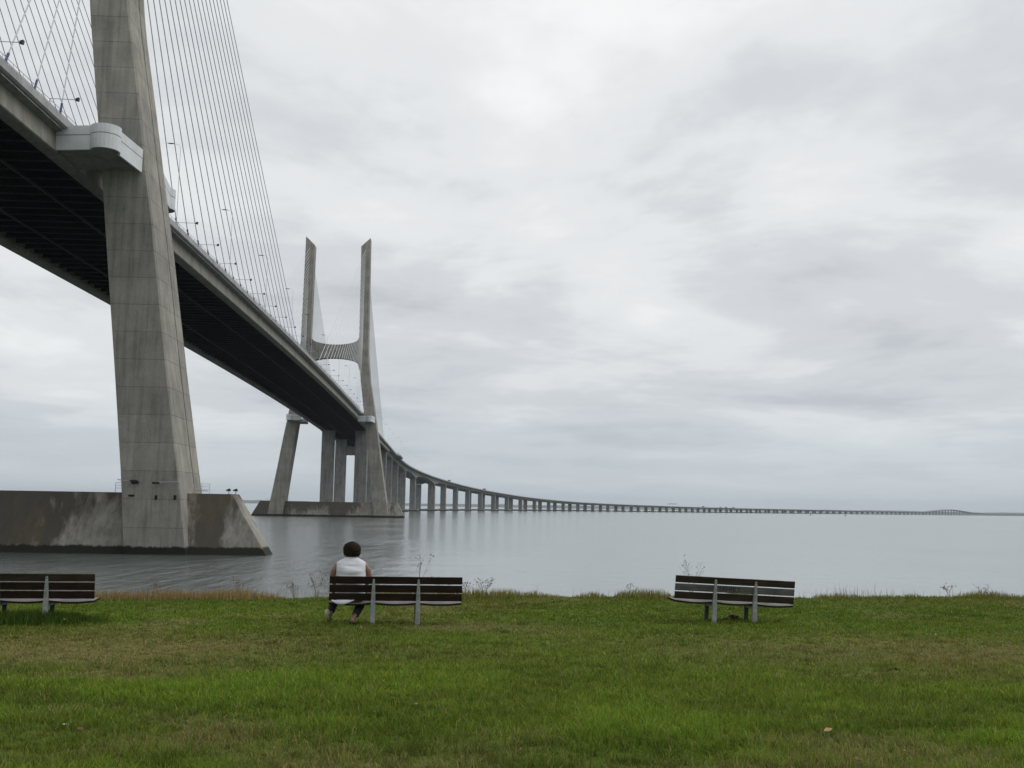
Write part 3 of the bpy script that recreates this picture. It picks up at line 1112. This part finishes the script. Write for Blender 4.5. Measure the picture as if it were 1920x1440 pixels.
# longer rough grass along the bank edge, thicker in clumps
n = 34000
X = RNG.uniform(-15.5, 17, n)
cl_ = np.clip((fbm(X * .9, X * 0, 71) - .40) * 4, 0, 1)
cl_ = np.maximum(cl_, np.exp(-((X + .75) / .45) ** 2))
cl_ = np.maximum(cl_, np.exp(-((X - 2.95) / .4) ** 2) * .8)
cl_ = np.maximum(cl_, np.clip((-X - 5.0) / 1.2, 0, 1) * .75 * (X > -9.5))
cl_ = np.maximum(cl_, np.exp(-((X - 12.2) / .8) ** 2) * .9)
keep = RNG.uniform(0, 1, n) < .12 + .88 * cl_
X, cl_ = X[keep], cl_[keep]
Y = edge_y(X) + RNG.normal(.05, .32, len(X))
H = (.05 + .24 * cl_ * RNG.uniform(.15, 1, len(X)) ** 1.4)
warm = np.clip((-X - 3.5) / 1.5, 0, 1) * (X > -10) * .75 + .18
pick = (RNG.uniform(0, 1, len(X)) < warm)[:, None]
cg = np.where(pick, np.array([.30, .215, .10]), np.array([.17, .18, .04])) * np.clip(1 + .25 * RNG.normal(0, 1, (len(X), 1)), .4, 1.8)
tag(blades('bank_grass', X, Y, H, .010 + 0 * X, np.clip(RNG.normal(.35, .2, len(X)), .02, .9), cg, M['grass']), 'longer rough grass along the top of the bank', 'grass', kind='stuff')

# thin dry seed stalks standing above the bank
n = 420
X = np.concatenate([RNG.uniform(-10, 14.5, 170), RNG.normal(8.7, .75, 120), RNG.normal(-4.6, .7, 60), RNG.normal(12.3, .9, 50), RNG.normal(-6.5, 1.0, 20)])
Y = edge_y(X) + RNG.uniform(0, .8, len(X))
H = RNG.uniform(.12, .36, len(X)) * np.where(RNG.uniform(0, 1, len(X)) < .08, 1.5, 1)
cg = np.array([.27, .22, .14]) * np.clip(1 + .25 * RNG.normal(0, 1, (len(X), 1)), .5, 1.5)
tag(blades('dry_stalks', X, Y, H, .007 + 0 * X, np.clip(RNG.normal(.18, .12, len(X)), 0, .6), cg, M['grass'], gz(X, Y) - .02), 'thin dry grass stalks along the bank edge', 'grass', kind='stuff')

# uncut grass under and round the bench at the left
n = 9000
X = np.concatenate([RNG.normal(-8.45, .55, 6000), RNG.normal(-7.6, .32, 3000)])
Y = 18.1 + (X + 8.) * .155 + RNG.normal(.22, .24, n)
H = RNG.uniform(.06, .27, n) * np.clip(1.15 - np.abs(X + 8.3) * .5, .3, 1)
cg = np.array([.062, .105, .018]) * np.clip(1 + .3 * RNG.normal(0, 1, (n, 1)), .4, 2)
tag(blades('uncut_grass', X, Y, H, .010 + 0 * X, np.clip(RNG.normal(.4, .2, n), .02, .9), cg, M['grass']), 'long uncut dark grass under the left bench', 'grass', kind='stuff')

# ------------------------------------------------------------------ benches
def slat(length, h, th, sag=0.0, n=12, axis='v', seed=0):
    """plank along x, slightly worn: vertical board (back) or flat board (seat)"""
    rg = random.Random(seed)
    rings = []
    for i in range(n + 1):
        x = -length / 2 + length * i / n
        dz = -sag * abs(math.sin(math.pi * (x / length + .5) * 3)) + rg.uniform(-.0015, .0015)
        a, b = (th / 2, h / 2) if axis == 'v' else (h / 2, th / 2)
        c = .006
        rings.append([(x, -a + c, -b + dz), (x, a - c, -b + dz), (x, a, -b + c + dz), (x, a, b - c + dz), (x, a - c, b + dz), (x, -a + c, b + dz), (x, -a, b - c + dz), (x, -a, -b + c + dz)])
    return MB().loft(rings)


BL = 2.34
LEAN = R(7)


def bench(label, loc, yaw, tilt, mats, seed):
    t = thing('park_bench', label, 'bench', loc, yaw, 'park benches along the bank')
    t.rotation_euler = (0, tilt, yaw)
    for k in range(3):
        z = .47 + .148 * k
        y = .05 - (z - .4) * math.tan(LEAN)
        o = slat(BL, .128, .035, .0, 12, 'v', seed + k).build('back_slat', M[mats[k]], t, loc=(0, y, z))
        o.rotation_euler = (LEAN, 0, 0)
    for k in range(4):
        slat(BL * 1.0, .098, .04, .024, 24, 'h', seed + 7 + k).build('seat_slat', M['seat_wood'], t, loc=(0, .10 + .108 * k, .362 + .004 * k))
    for x in (-.40, .39):
        rings = []
        for z, w, d, yy in ((-.12, .088, .055, .0), (0, .086, .055, .0), (.36, .078, .055, .005), (.45, .072, .05, .0), (.70, .048, .035, -.0225), (.775, .036, .03, -.0285), (.79, .02, .02, -.03)):
            rings.append([(x - w / 2, yy - d / 2, z), (x + w / 2, yy - d / 2, z), (x + w / 2, yy + d / 2, z), (x - w / 2, yy + d / 2, z)])
        lg = MB().loft(rings).build('rear_leg', M['post'], t)
        for zz, yy in ((.44, -.025), (.50, -.028), (.61, -.035), (.76, -.0425)):
            b = MB().tube([(x, yy - .004, zz), (x, yy + .02, zz)], .008, 8).build('bolt', M['bolt'], lg)
        rings = []
        for z, w, yy in ((-.12, .05, .44), (0, .052, .44), (.27, .07, .435), (.325, .075, .43)):
            rings.append([(x - w / 2, yy - .03, z), (x + w / 2, yy - .03, z), (x + w / 2, yy + .03, z), (x - w / 2, yy + .03, z)])
        MB().loft(rings).build('front_leg', M['dark_post'], t)
        MB().box(x - .03, x + .03, .02, .47, .275, .322).build('seat_bracket', M['post'], t)
    return t


def ground_at(px, py):
    """lawn point under a picture position (used once to place the benches on the lawn)"""
    pi, ro, f = R(6.642), R(.922), 1977.44
    Xp, Yp = px - 960, py - 720
    x = Xp * math.cos(ro) + Yp * math.sin(ro)
    y = -Xp * math.sin(ro) + Yp * math.cos(ro)
    d = np.array([x / f, math.cos(pi) + y / f * math.sin(pi), math.sin(pi) - y / f * math.cos(pi)])
    tt = 20.
    for _ in range(40):
        q = d * tt
        tt += (EYE + q[2] - float(gz(q[0], q[1]))) / -d[2] * .8
    q = d * tt
    return Vector((q[0], q[1], float(gz(q[0], q[1]))))


pA = ground_at(38, 1168)
pB = ground_at(741, 1171)
pC = ground_at(1377, 1168.5)
YAW = R(8.5)
bench('dark brown slatted bench cut off by the left frame edge, in long grass', pA, YAW, 0.0, ('wood', 'wood', 'wood_olive'), 100)
bench('dark brown slatted bench with a person sitting at its left end', pB, YAW, R(.2), ('wood', 'wood', 'wood'), 200)
bC = bench('empty tilted slatted bench on the right with a grey middle board', pC, YAW, R(2.6), ('wood_olive', 'wood_grey', 'wood_olive'), 300)
# letters scratched on the middle board: strokes in slat units
LET = {'I': [((.5, 0), (.5, 1))], 'A': [((0, 0), (.5, 1)), ((.5, 1), (1, 0)), ((.2, .4), (.8, .4))], 'H': [((0, 0), (0, 1)), ((1, 0), (1, 1)), ((0, .5), (1, .5))],
       'B': [((0, 0), (0, 1)), ((0, 1), (.8, .8)), ((.8, .8), (0, .52)), ((0, .52), (.95, .28)), ((.95, .28), (0, 0))],
       'S': [((.9, .95), (.1, .8)), ((.1, .8), (.9, .4)), ((.9, .4), (.05, .05))]}
m = MB()
x = -.30
zc_, yc_ = .618, .05 - (.618 - .4) * math.tan(LEAN)
for ch in 'IAHIBS':
    w = .022 if ch == 'I' else .062
    for (a, b) in LET[ch]:
        for (x0, z0, x1, z1) in [(x + a[0] * w, -.048 + a[1] * .096, x + b[0] * w, -.048 + b[1] * .096)]:
            d = Vector((x1 - x0, 0, z1 - z0)).normalized() * .0045
            nrm = Vector((-d.z, 0, d.x))
            q = [Vector((x0, 0, z0)) - d - nrm, Vector((x1, 0, z1)) + d - nrm, Vector((x1, 0, z1)) + d + nrm, Vector((x0, 0, z0)) - d + nrm]
            m.loft([[(p.x, -.0205, p.z) for p in q], [(p.x, -.016, p.z) for p in q]])
    x += w + .022
o = m.build('scratched_lettering', M['ink'], bC, loc=(0, yc_, zc_))
o.rotation_euler = (LEAN, 0, 0)

# ------------------------------------------------------------------ seated person
M['skin'] = plain('skin', (.235, .128, .09), .55, var=.06, scale=12)
M['white_cloth'] = plain('white cotton', (.60, .61, .65), .9, var=.04, scale=6)
M['trouser'] = plain('black trousers', (.016, .015, .020), .9, var=.15)
M['hair'] = wood('dark brown hair', (.010, .007, .005), (.032, .020, .012), .45)
M['shoe_pale'] = plain('pale yellow shoe', (.45, .44, .28), .7)
M['shoe_dark'] = plain('dark shoe', (.03, .022, .016), .6)
M['eye'] = plain('eye', (.55, .54, .52), .3)
M['lip'] = plain('lip', (.30, .11, .09), .5)

cyaw, syaw = math.cos(YAW), math.sin(YAW)
pp = pB + Vector((-.80 * cyaw, -.80 * syaw, 0))
person = thing('person', 'person with short dark hair in white sleeveless top sitting on the bench, back turned', 'person', pp, YAW)


def ell(z, cx, cy, rx, ry, n=28, sq=2.3):
    out = []
    for k in range(n):
        a = 2 * math.pi * k / n
        c, s_ = math.cos(a), math.sin(a)
        out.append((cx + rx * math.copysign(abs(c) ** (2 / sq), c), cy + ry * math.copysign(abs(s_) ** (2 / sq), s_), z))
    return out


TORSO = [(.43, 0, .26, .20, .15), (.47, 0, .26, .235, .18), (.55, 0, .25, .24, .185), (.66, 0, .235, .235, .17), (.78, 0, .22, .235, .165), (.90, 0, .215, .235, .155),
         (1.00, 0, .22, .23, .14), (1.06, 0, .225, .215, .12), (1.11, 0, .23, .165, .098), (1.15, 0, .235, .10, .078), (1.19, 0, .242, .064, .066), (1.28, 0, .258, .056, .06)]
body = MB()
body.loft([ell(*r) for r in TORSO])
# head with jaw, nose, ears
HC = Vector((.008, .272, 1.288))
body.ball(HC, .077, .096, .112, 18, 12)
body.ball((HC.x, HC.y + .03, HC.z - .075), .052, .062, .045, 12, 8)
body.tube([(HC.x, HC.y + .088, HC.z + .02), (HC.x, HC.y + .108, HC.z - .02), (HC.x, HC.y + .088, HC.z - .032)], [.010, .016, .012], 8)
for sg in (-1, 1):
    body.ball((HC.x + sg * .079, HC.y - .002, HC.z - .01), .014, .026, .032, 8, 6)


def limb(m, pts, n=14):
    m.tube([p[:3] for p in pts], [p[3] for p in pts], n)


for sg in (-1, 1):
    limb(body, [(sg * .17, .22, 1.02, .055), (sg * .245, .222, .995, .060), (sg * .292, .225, .93, .058), (sg * .315, .235, .86, .052), (sg * .325, .25, .77, .046),
                (sg * .29, .34, .70, .044), (sg * .22, .44, .635, .036), (sg * .165, .505, .605, .027)])
    # palm resting on the thigh, four fingers and a thumb
    body.tube([(sg * .165, .50, .603, ), (sg * .145, .545, .59), (sg * .13, .585, .578)], [(.017, .028), (.018, .040), (.014, .038)], 10, up=(0, 0, 1))
    for k, (off, ln) in enumerate(((-.030, .062), (-.011, .074), (.009, .070), (.028, .056))):
        bx, by, bz = sg * .13 + off, .585, .577
        body.tube([(bx, by - .01, bz), (bx - sg * .004, by + ln * .45, bz - .004), (bx - sg * .008, by + ln * .8, bz - .022), (bx - sg * .010, by + ln, bz - .045)], [.010, .0095, .009, .008], 8)
    body.tube([(sg * .130, .53, .592), (sg * .100, .55, .588), (sg * .082, .575, .578), (sg * .078, .60, .568)], [.013, .011, .010, .008], 8)
LEGS = {-1: [(-.10, .26, .50, .105), (-.19, .46, .50, .092), (-.255, .62, .475, .075), (-.275, .60, .40, .064), (-.295, .51, .30, .060), (-.325, .42, .20, .045), (-.345, .37, .13, .034)],
        1: [(.10, .26, .50, .105), (.17, .46, .50, .092), (.225, .62, .475, .075), (.215, .57, .40, .066), (.175, .38, .29, .064), (.115, .19, .17, .046), (.055, .04, .085, .034)]}
for sg in (-1, 1):
    limb(body, LEGS[sg])
body.tube([(-.372, .325, .165), (-.36, .37, .11), (-.352, .44, .055), (-.35, .53, .03)], [(.030, .034), (.040, .036), (.030, .045), (.018, .040)], 12, up=(0, 0, 1))
body.tube([(.045, -.025, .07), (.050, .03, .06), (.075, .13, .035), (.095, .21, .025)], [(.030, .034), (.042, .036), (.028, .045), (.016, .038)], 12, up=(0, 0, 1))
bo = body.build('body', M['skin'], person, True)
rm = bo.modifiers.new('remesh', 'REMESH')
rm.mode = 'VOXEL'
rm.voxel_size = .0075
rm.use_smooth_shade = True
sm = bo.modifiers.new('smooth', 'SMOOTH')
sm.iterations = 4
sm.factor = .5

# sleeveless top: a shell over the torso with folds, open at neck and armholes
top = MB()
rows = [(.40, 0, .25, .25, .195), (.46, 0, .25, .262, .205), (.55, 0, .245, .262, .203), (.64, 0, .235, .258, .193), (.70, 0, .232, .25, .188), (.78, 0, .222, .256, .192), (.85, 0, .215, .262, .188),
        (.92, 0, .215, .262, .178), (.985, 0, .218, .262, .160), (1.035, 0, .222, .262, .142), (1.07, 0, .226, .25, .126), (1.105, 0, .232, .195, .112), (1.14, 0, .236, .125, .096), (1.165, 0, .238, .088, .082)]
rr = []
ra = np.array(rows)
zz_ = np.concatenate([np.linspace(.40, 1.10, 46), np.linspace(1.11, 1.165, 6)])
for z in zz_:
    cx, cy, rx, ry = (float(np.interp(z, ra[:, 0], ra[:, q])) for q in (1, 2, 3, 4))
    ring = []
    for (x, y, zz) in ell(z, cx, cy, rx, ry, 72, 2.35):
        back = max(0., (cy - y) / ry)
        fold = .016 * mnoise.noise(Vector((x * 3.2, zz * 9, 2.))) + .010 * mnoise.noise(Vector((x * 5 + zz * 9, zz * 22, 7.)))
        fold += back * (.022 * math.exp(-((zz - .93) / .055) ** 2) - .016 * math.exp(-((zz - 1.0) / .014) ** 2 - (x / .10) ** 2) - .016 * math.exp(-((zz - .855) / .02) ** 2 - (x / .2) ** 2))
        k = 1 + fold / max(rx, .1) * (1 if z < 1.08 else .3)
        ring.append((cx + (x - cx) * (1 + (k - 1) * .5), cy + (y - cy) * (1 + (k - 1) * 1.4), zz))
    rr.append(ring)
top.loft(rr, True, False)
to = top.build('sleeveless_top', M['white_cloth'], person, True)
so = to.modifiers.new('thickness', 'SOLIDIFY')
so.thickness = .006
# tail of the top slipping out below the backrest
tl = MB()
rings = []
for i in range(15):
    q = i / 14
    x = -.33 + .40 * q
    dp = .085 * math.sin(math.pi * q) ** .8 * (1.15 - .5 * q) + .006
    yy = .005 + .015 * math.sin(9 * q)
    rings.append([(x, .085, .425), (x, yy + .015, .424), (x, yy - .010, .424 - dp * .6), (x, yy, .424 - dp), (x, yy + .010, .424 - dp), (x, yy + .004, .424 - dp * .55), (x, yy + .026, .415), (x, .085, .416)])
tl.loft(rings).build('shirt_tail', M['white_cloth'], person, True)

tr = MB()
for sg in (-1, 1):
    pts = LEGS[sg][:6]
    pts.append(tuple(a + (b - a) * .35 for a, b in zip(LEGS[sg][5], LEGS[sg][6])))
    pts = [(*p[:3], p[3] + (.016 if i < 4 else .020)) for i, p in enumerate(pts)]
    if sg > 0:
        pts[-1] = (.098, .145, .14, .060)
    limb(tr, pts, 18)
tr.loft([ell(*r) for r in [(.415, 0, .27, .20, .16), (.45, 0, .26, .245, .19), (.52, 0, .25, .25, .195), (.60, 0, .24, .245, .185)]])
t_ = tr.build('trousers', M['trouser'], person, True)
r2 = t_.modifiers.new('remesh', 'REMESH')
r2.mode = 'VOXEL'
r2.voxel_size = .011
r2.use_smooth_shade = True

# hair: full bob with uneven ends and loose strands
ha = MB()
nu, nv = 40, 22
rings = []
for k in range(nv):
    tt = math.pi * (k + .5) / nv
    ring = []
    for i in range(nu):
        a = 2 * math.pi * i / nu
        d = Vector((math.sin(tt) * math.cos(a), math.sin(tt) * math.sin(a), -math.cos(tt)))
        rx, ry, rz = .142, .138, .122
        if d.z < 0:
            rx *= 1 - .12 * d.z * d.z
            rz = .122
        p = Vector((d.x * rx, d.y * ry, d.z * rz))
        p *= 1 + .05 * (d.x > 0) * d.x * max(0, d.z) + .15 * mnoise.noise(d * 2.4 + Vector((3, 1, 0))) + .06 * mnoise.noise(d * 7) + .035 * mnoise.noise(Vector((d.x * 14, d.y * 14, d.z * 3)))
        if d.y > .55 and d.z < .45:        # leave the face free
            p.y = min(p.y, .055)
            p *= .92
        q = HC + Vector((-.004, -.022, .008)) + p
        ring.append(q)
    rings.append(ring)
ha.loft(rings)
for i in range(420):      # loose curls lying over the crown and sides
    d = Vector((random.gauss(0, 1), random.gauss(-.5, .8), random.gauss(.2, .8))).normalized()
    if d.y > .45 and d.z < .4:
        continue
    c0 = HC + Vector((-.004, -.022, .008))
    tw = Vector((random.uniform(-1, 1), random.uniform(-1, 1), random.uniform(-1.2, .2)))
    tw = (tw - d * tw.dot(d)).normalized()
    pts_ = []
    for q in (-1, -.3, .4, 1):
        dd = (d + tw * q * .22).normalized()
        pts_.append(c0 + Vector((dd.x * .142, dd.y * .138, dd.z * .122)) * (1.0 + .05 * math.cos(q * 2.2) + random.uniform(-.02, .065)))
    ha.tube(pts_, [.003, .008, .007, .002], 4)
for i in range(150):
    a = random.uniform(math.pi * .95, math.pi * 2.05)
    z0 = random.uniform(-.02, .10)
    r0 = .138
    p0 = HC + Vector((math.cos(a) * r0 * .9, math.sin(a) * r0 * .9 - .02, z0))
    p1 = HC + Vector((math.cos(a) * (r0 + random.uniform(.0, .014)), math.sin(a) * r0 * 1.02 - .02, z0 - .07))
    p2 = HC + Vector((math.cos(a) * (r0 * .86), math.sin(a) * r0 * .9 - .02, -.10 - random.uniform(0, .03)))
    ha.tube([p0, p1, p2], [.004, .006, .002], 4)
ha.build('hair', M['hair'], person, True)
for sg in (-1, 1):
    MB().ball((HC.x + sg * .030, HC.y + .086, HC.z + .012), .011, .008, .007, 10, 6).build('eye', M['eye'], person, True)
MB().ball((HC.x, HC.y + .090, HC.z - .060), .024, .007, .007, 10, 6).build('mouth', M['lip'], person, True)
MB().tube([(-.405, .30, .225), (-.392, .325, .165), (-.372, .36, .10), (-.358, .44, .045), (-.352, .55, .025)], [(.022, .036), (.034, .054), (.028, .050), (.028, .054), (.012, .040)], 14, up=(0, -1, .6)).build('pale_shoe', M['shoe_pale'], person, True)
MB().tube([(.040, -.065, .045), (.045, -.02, .035), (.060, .06, .022), (.085, .17, .02), (.10, .24, .02)], [(.026, .034), (.034, .046), (.022, .044), (.024, .052), (.012, .038)], 14, up=(0, 0, 1)).build('dark_shoe', M['shoe_dark'], person, True)

# ------------------------------------------------------------------ weeds on the bank
M['weed'] = plain('dry weed stem', (.21, .17, .115), .9, var=.2)
M['seed'] = plain('dark seed head', (.085, .068, .055), .9, var=.25)


def weed(x, h, nst, spread, label, seed, dy=.25, heads=True, green=False):
    rg = random.Random(seed)
    y = float(edge_y(x)) + dy
    z = float(gz(x, y))
    t = thing('dry_weed', label, 'weed', (x, y, z - .05), 0, 'dry weeds on the bank')
    st, hd = MB(), MB()
    for i in range(nst):
        a = rg.uniform(0, 2 * math.pi)
        hh = h * rg.uniform(.55, 1.05)
        tip = Vector((math.cos(a) * spread * rg.uniform(.2, 1), math.sin(a) * spread * .5, hh))
        mid = Vector((tip.x * .35, tip.y * .35, hh * .55))
        st.tube([(0, 0, -.05), mid, tip], [.005, .0035, .002], 5)
        ends = [tip]
        for _ in range(rg.randint(2, 4)):
            b = mid.lerp(tip, rg.uniform(.1, .9))
            e = b + Vector((rg.uniform(-1, 1) * spread * .42, rg.uniform(-.5, .5) * spread * .3, h * rg.uniform(.06, .2)))
            st.tube([b, e], [.0025, .0015], 4)
            ends.append(e)
        if heads:
            for e in ends:
                r_ = rg.uniform(.005, .014)
                hd.ball(e, r_, r_, r_ * 1.3, 6, 4)
    st.build('stem', M['weed'], t)
    if heads:
        tag(hd.build('seed_heads', M['seed'], t), kind='stuff')


weed(-.58, .50, 9, .34, 'bushy dry weed with dark seed heads right of the middle bench', 1)
weed(-.95, .36, 5, .22, 'smaller dry weed beside the middle bench right end', 2)
weed(-2.05, 1.0, 4, .30, 'tall thin weed rising behind the middle bench', 3)
weed(-1.55, .62, 5, .28, 'lower dry weed showing over the middle bench right half', 4)
weed(-4.25, .62, 10, .26, 'dark dry weed clump left of the seated person', 5, .05)
weed(-4.75, .40, 6, .22, 'short reddish dry weed further left of the seated person', 6, .1)
weed(4.42, 1.02, 6, .42, 'tall branching weed with seed heads above the right bench', 7)
weed(2.92, .34, 4, .24, 'small weed in the tuft left of the right bench', 8)
weed(11.15, .42, 6, .30, 'dark seed head weed near the right frame edge', 9)
weed(12.15, .40, 5, .26, 'weed in the rough tuft at the right frame edge', 10)
weed(-7.7, .55, 8, .32, 'dry twiggy weed behind the left bench end', 11)
weed(-6.0, .55, 6, .20, 'thin dry weed against the dark water left of centre', 12)

# ------------------------------------------------------------------ litter on the lawn
M['leaf_pale'] = plain('pale dead leaf', (.40, .36, .30), .8, var=.12, scale=40)
M['leaf_brown'] = plain('brown dead leaf', (.16, .09, .05), .8, var=.15, scale=40)
M['leaf_tan'] = plain('tan dead leaf', (.38, .27, .15), .8, var=.12, scale=40)
M['petal'] = plain('yellow petal', (.75, .62, .02), .6)


def leaf_mesh(mat, seed, size=.035):
    rg = random.Random(seed)
    rings = []
    for i in range(6):
        q = i / 5
        w = size * .55 * math.sin(math.pi * min(.97, q * .9 + .07)) * rg.uniform(.85, 1.15)
        c = .35 * size * (q - .5) ** 2 * 4 * .5
        x = (q - .5) * size * 2
        rings.append([(x, -w, c + w * .5), (x, 0, c), (x, w, c + w * .6), (x, w, c + w * .6 + .002), (x, 0, c + .002), (x, -w, c + w * .5 + .002)])
    return MB().loft(rings).mesh('fallen_leaf', mat)


LM = [leaf_mesh(M['leaf_pale'], 1, .018), leaf_mesh(M['leaf_pale'], 2, .023), leaf_mesh(M['leaf_brown'], 3, .028), leaf_mesh(M['leaf_tan'], 4, .036)]
PALE = [(403, 1189), (425, 1232), (230, 1315), (122, 1370), (700, 1345), (780, 1330), (1233, 1197), (1755, 1195), (1050, 1395), (1320, 1275), (1697, 1420), (1555, 1325), (677, 1182), (1290, 1152)]
PLAB = ['above the brown dry patch at the left', 'at the right end of the brown dry patch', 'below the brown dry patch in lush grass', 'near the lower left corner beside a brown leaf',
        'in lush grass below the seated person, left of a close pair', 'in lush grass below the middle bench, right of a close pair', 'on the lawn between the middle and right benches', 'on the olive lawn near the right frame edge',
        'near the bottom edge just right of centre', 'in the middle distance below the right bench', 'at the bottom right near the reddish leaf', 'just above the large tan leaf', 'on the lawn right behind the feet of the seated person', 'on the lawn just left of the right bench']
for i, q in enumerate(PALE):
    g = ground_at(*q)
    o = link('fallen_leaf', LM[i % 2], None, g + Vector((0, 0, .045)), (random.uniform(-.4, .4), random.uniform(-.4, .4), random.uniform(0, 6)), None)
    tag(o, 'small pale fallen leaf ' + PLAB[i], 'leaf', 'small pale leaves on the lawn')
for i, (q, lab) in enumerate([((150, 1380), 'small brown fallen leaf in the grass at the lower left'), ((55, 1422), 'small brown fallen leaf at the lower left frame corner'), ((1507, 1377), 'small brown fallen leaf beside the large tan leaf')]):
    g = ground_at(*q)
    tag(link('fallen_leaf', LM[2], None, g + Vector((0, 0, .05)), (.3, .2, i * 2.), None), lab, 'leaf')
g = ground_at(1553, 1384)
tag(link('fallen_leaf', LM[3], None, g + Vector((0, 0, .06)), (.35, -.2, .4), (1.15, 1.15, 1.15)), 'large tan fallen leaf in the grass at the lower right', 'leaf')
tag(link('fallen_leaf', LM[1], None, g + Vector((-.055, -.06, .05)), (.9, .2, 1.3), None), 'white scrap of leaf touching the large tan leaf', 'leaf')
g = ground_at(1610, 1434)
tag(link('fallen_leaf', leaf_mesh(plain('reddish leaf', (.20, .08, .07), .8), 8, .05), None, g + Vector((0, 0, .03)), (.2, .1, .9), None), 'reddish fallen leaf at the bottom right edge', 'leaf')
g = ground_at(120, 1171)
t = thing('yellow_flower', 'tiny yellow flower in the grass before the left bench', 'flower', g)
MB().tube([(0, 0, 0), (0, 0, .085)], .003, 5).build('stem', M['weed'], t)
MB().ball((0, 0, .09), .018, .018, .008, 8, 5).build('bloom', M['petal'], t)
# heap of dead leaves and soil under the right bench
rg = random.Random(5)
m = MB()
g = ground_at(1374, 1163)
for i in range(420):
    a, r_ = rg.uniform(0, 2 * math.pi), abs(rg.gauss(0, .10))
    x, y = math.cos(a) * r_ * 1.5, math.sin(a) * r_
    z = .10 * math.exp(-(r_ / .11) ** 2) * rg.uniform(.3, 1) + .01
    s_ = rg.uniform(.010, .024)
    d1 = Vector((rg.uniform(-1, 1), rg.uniform(-1, 1), rg.uniform(-.6, .6))).normalized() * s_
    d2 = Vector((rg.uniform(-1, 1), rg.uniform(-1, 1), rg.uniform(-.6, .6))).normalized() * s_ * .7
    c = Vector((x, y, z))
    m.add([c - d1, c + d2, c + d1, c - d2], [(0, 1, 2, 3)])
tag(m.build('leaf_heap', plain('rotting leaves', (.055, .040, .026), .95, var=.3, scale=20), loc=g), 'dark heap of dead leaves under the right bench', 'leaf heap', kind='stuff')

# ------------------------------------------------------------------ haze over the estuary
hm, ht, hb = new_mat('pale haze')
ht.nodes.remove(hb)
pv = N(ht, 'ShaderNodeVolumePrincipled')
pv.inputs['Color'].default_value = (.80, .88, .95, 1)
pv.inputs['Density'].default_value = .000055
pv.inputs['Anisotropy'].default_value = .2
L(ht, pv.outputs[0], ht.nodes['Material Output'].inputs['Volume'])
tag(MB().box(-17000, 17000, -700, 17500, -6, 160).build('haze', hm), 'thin pale haze over the estuary', 'haze', kind='stuff')
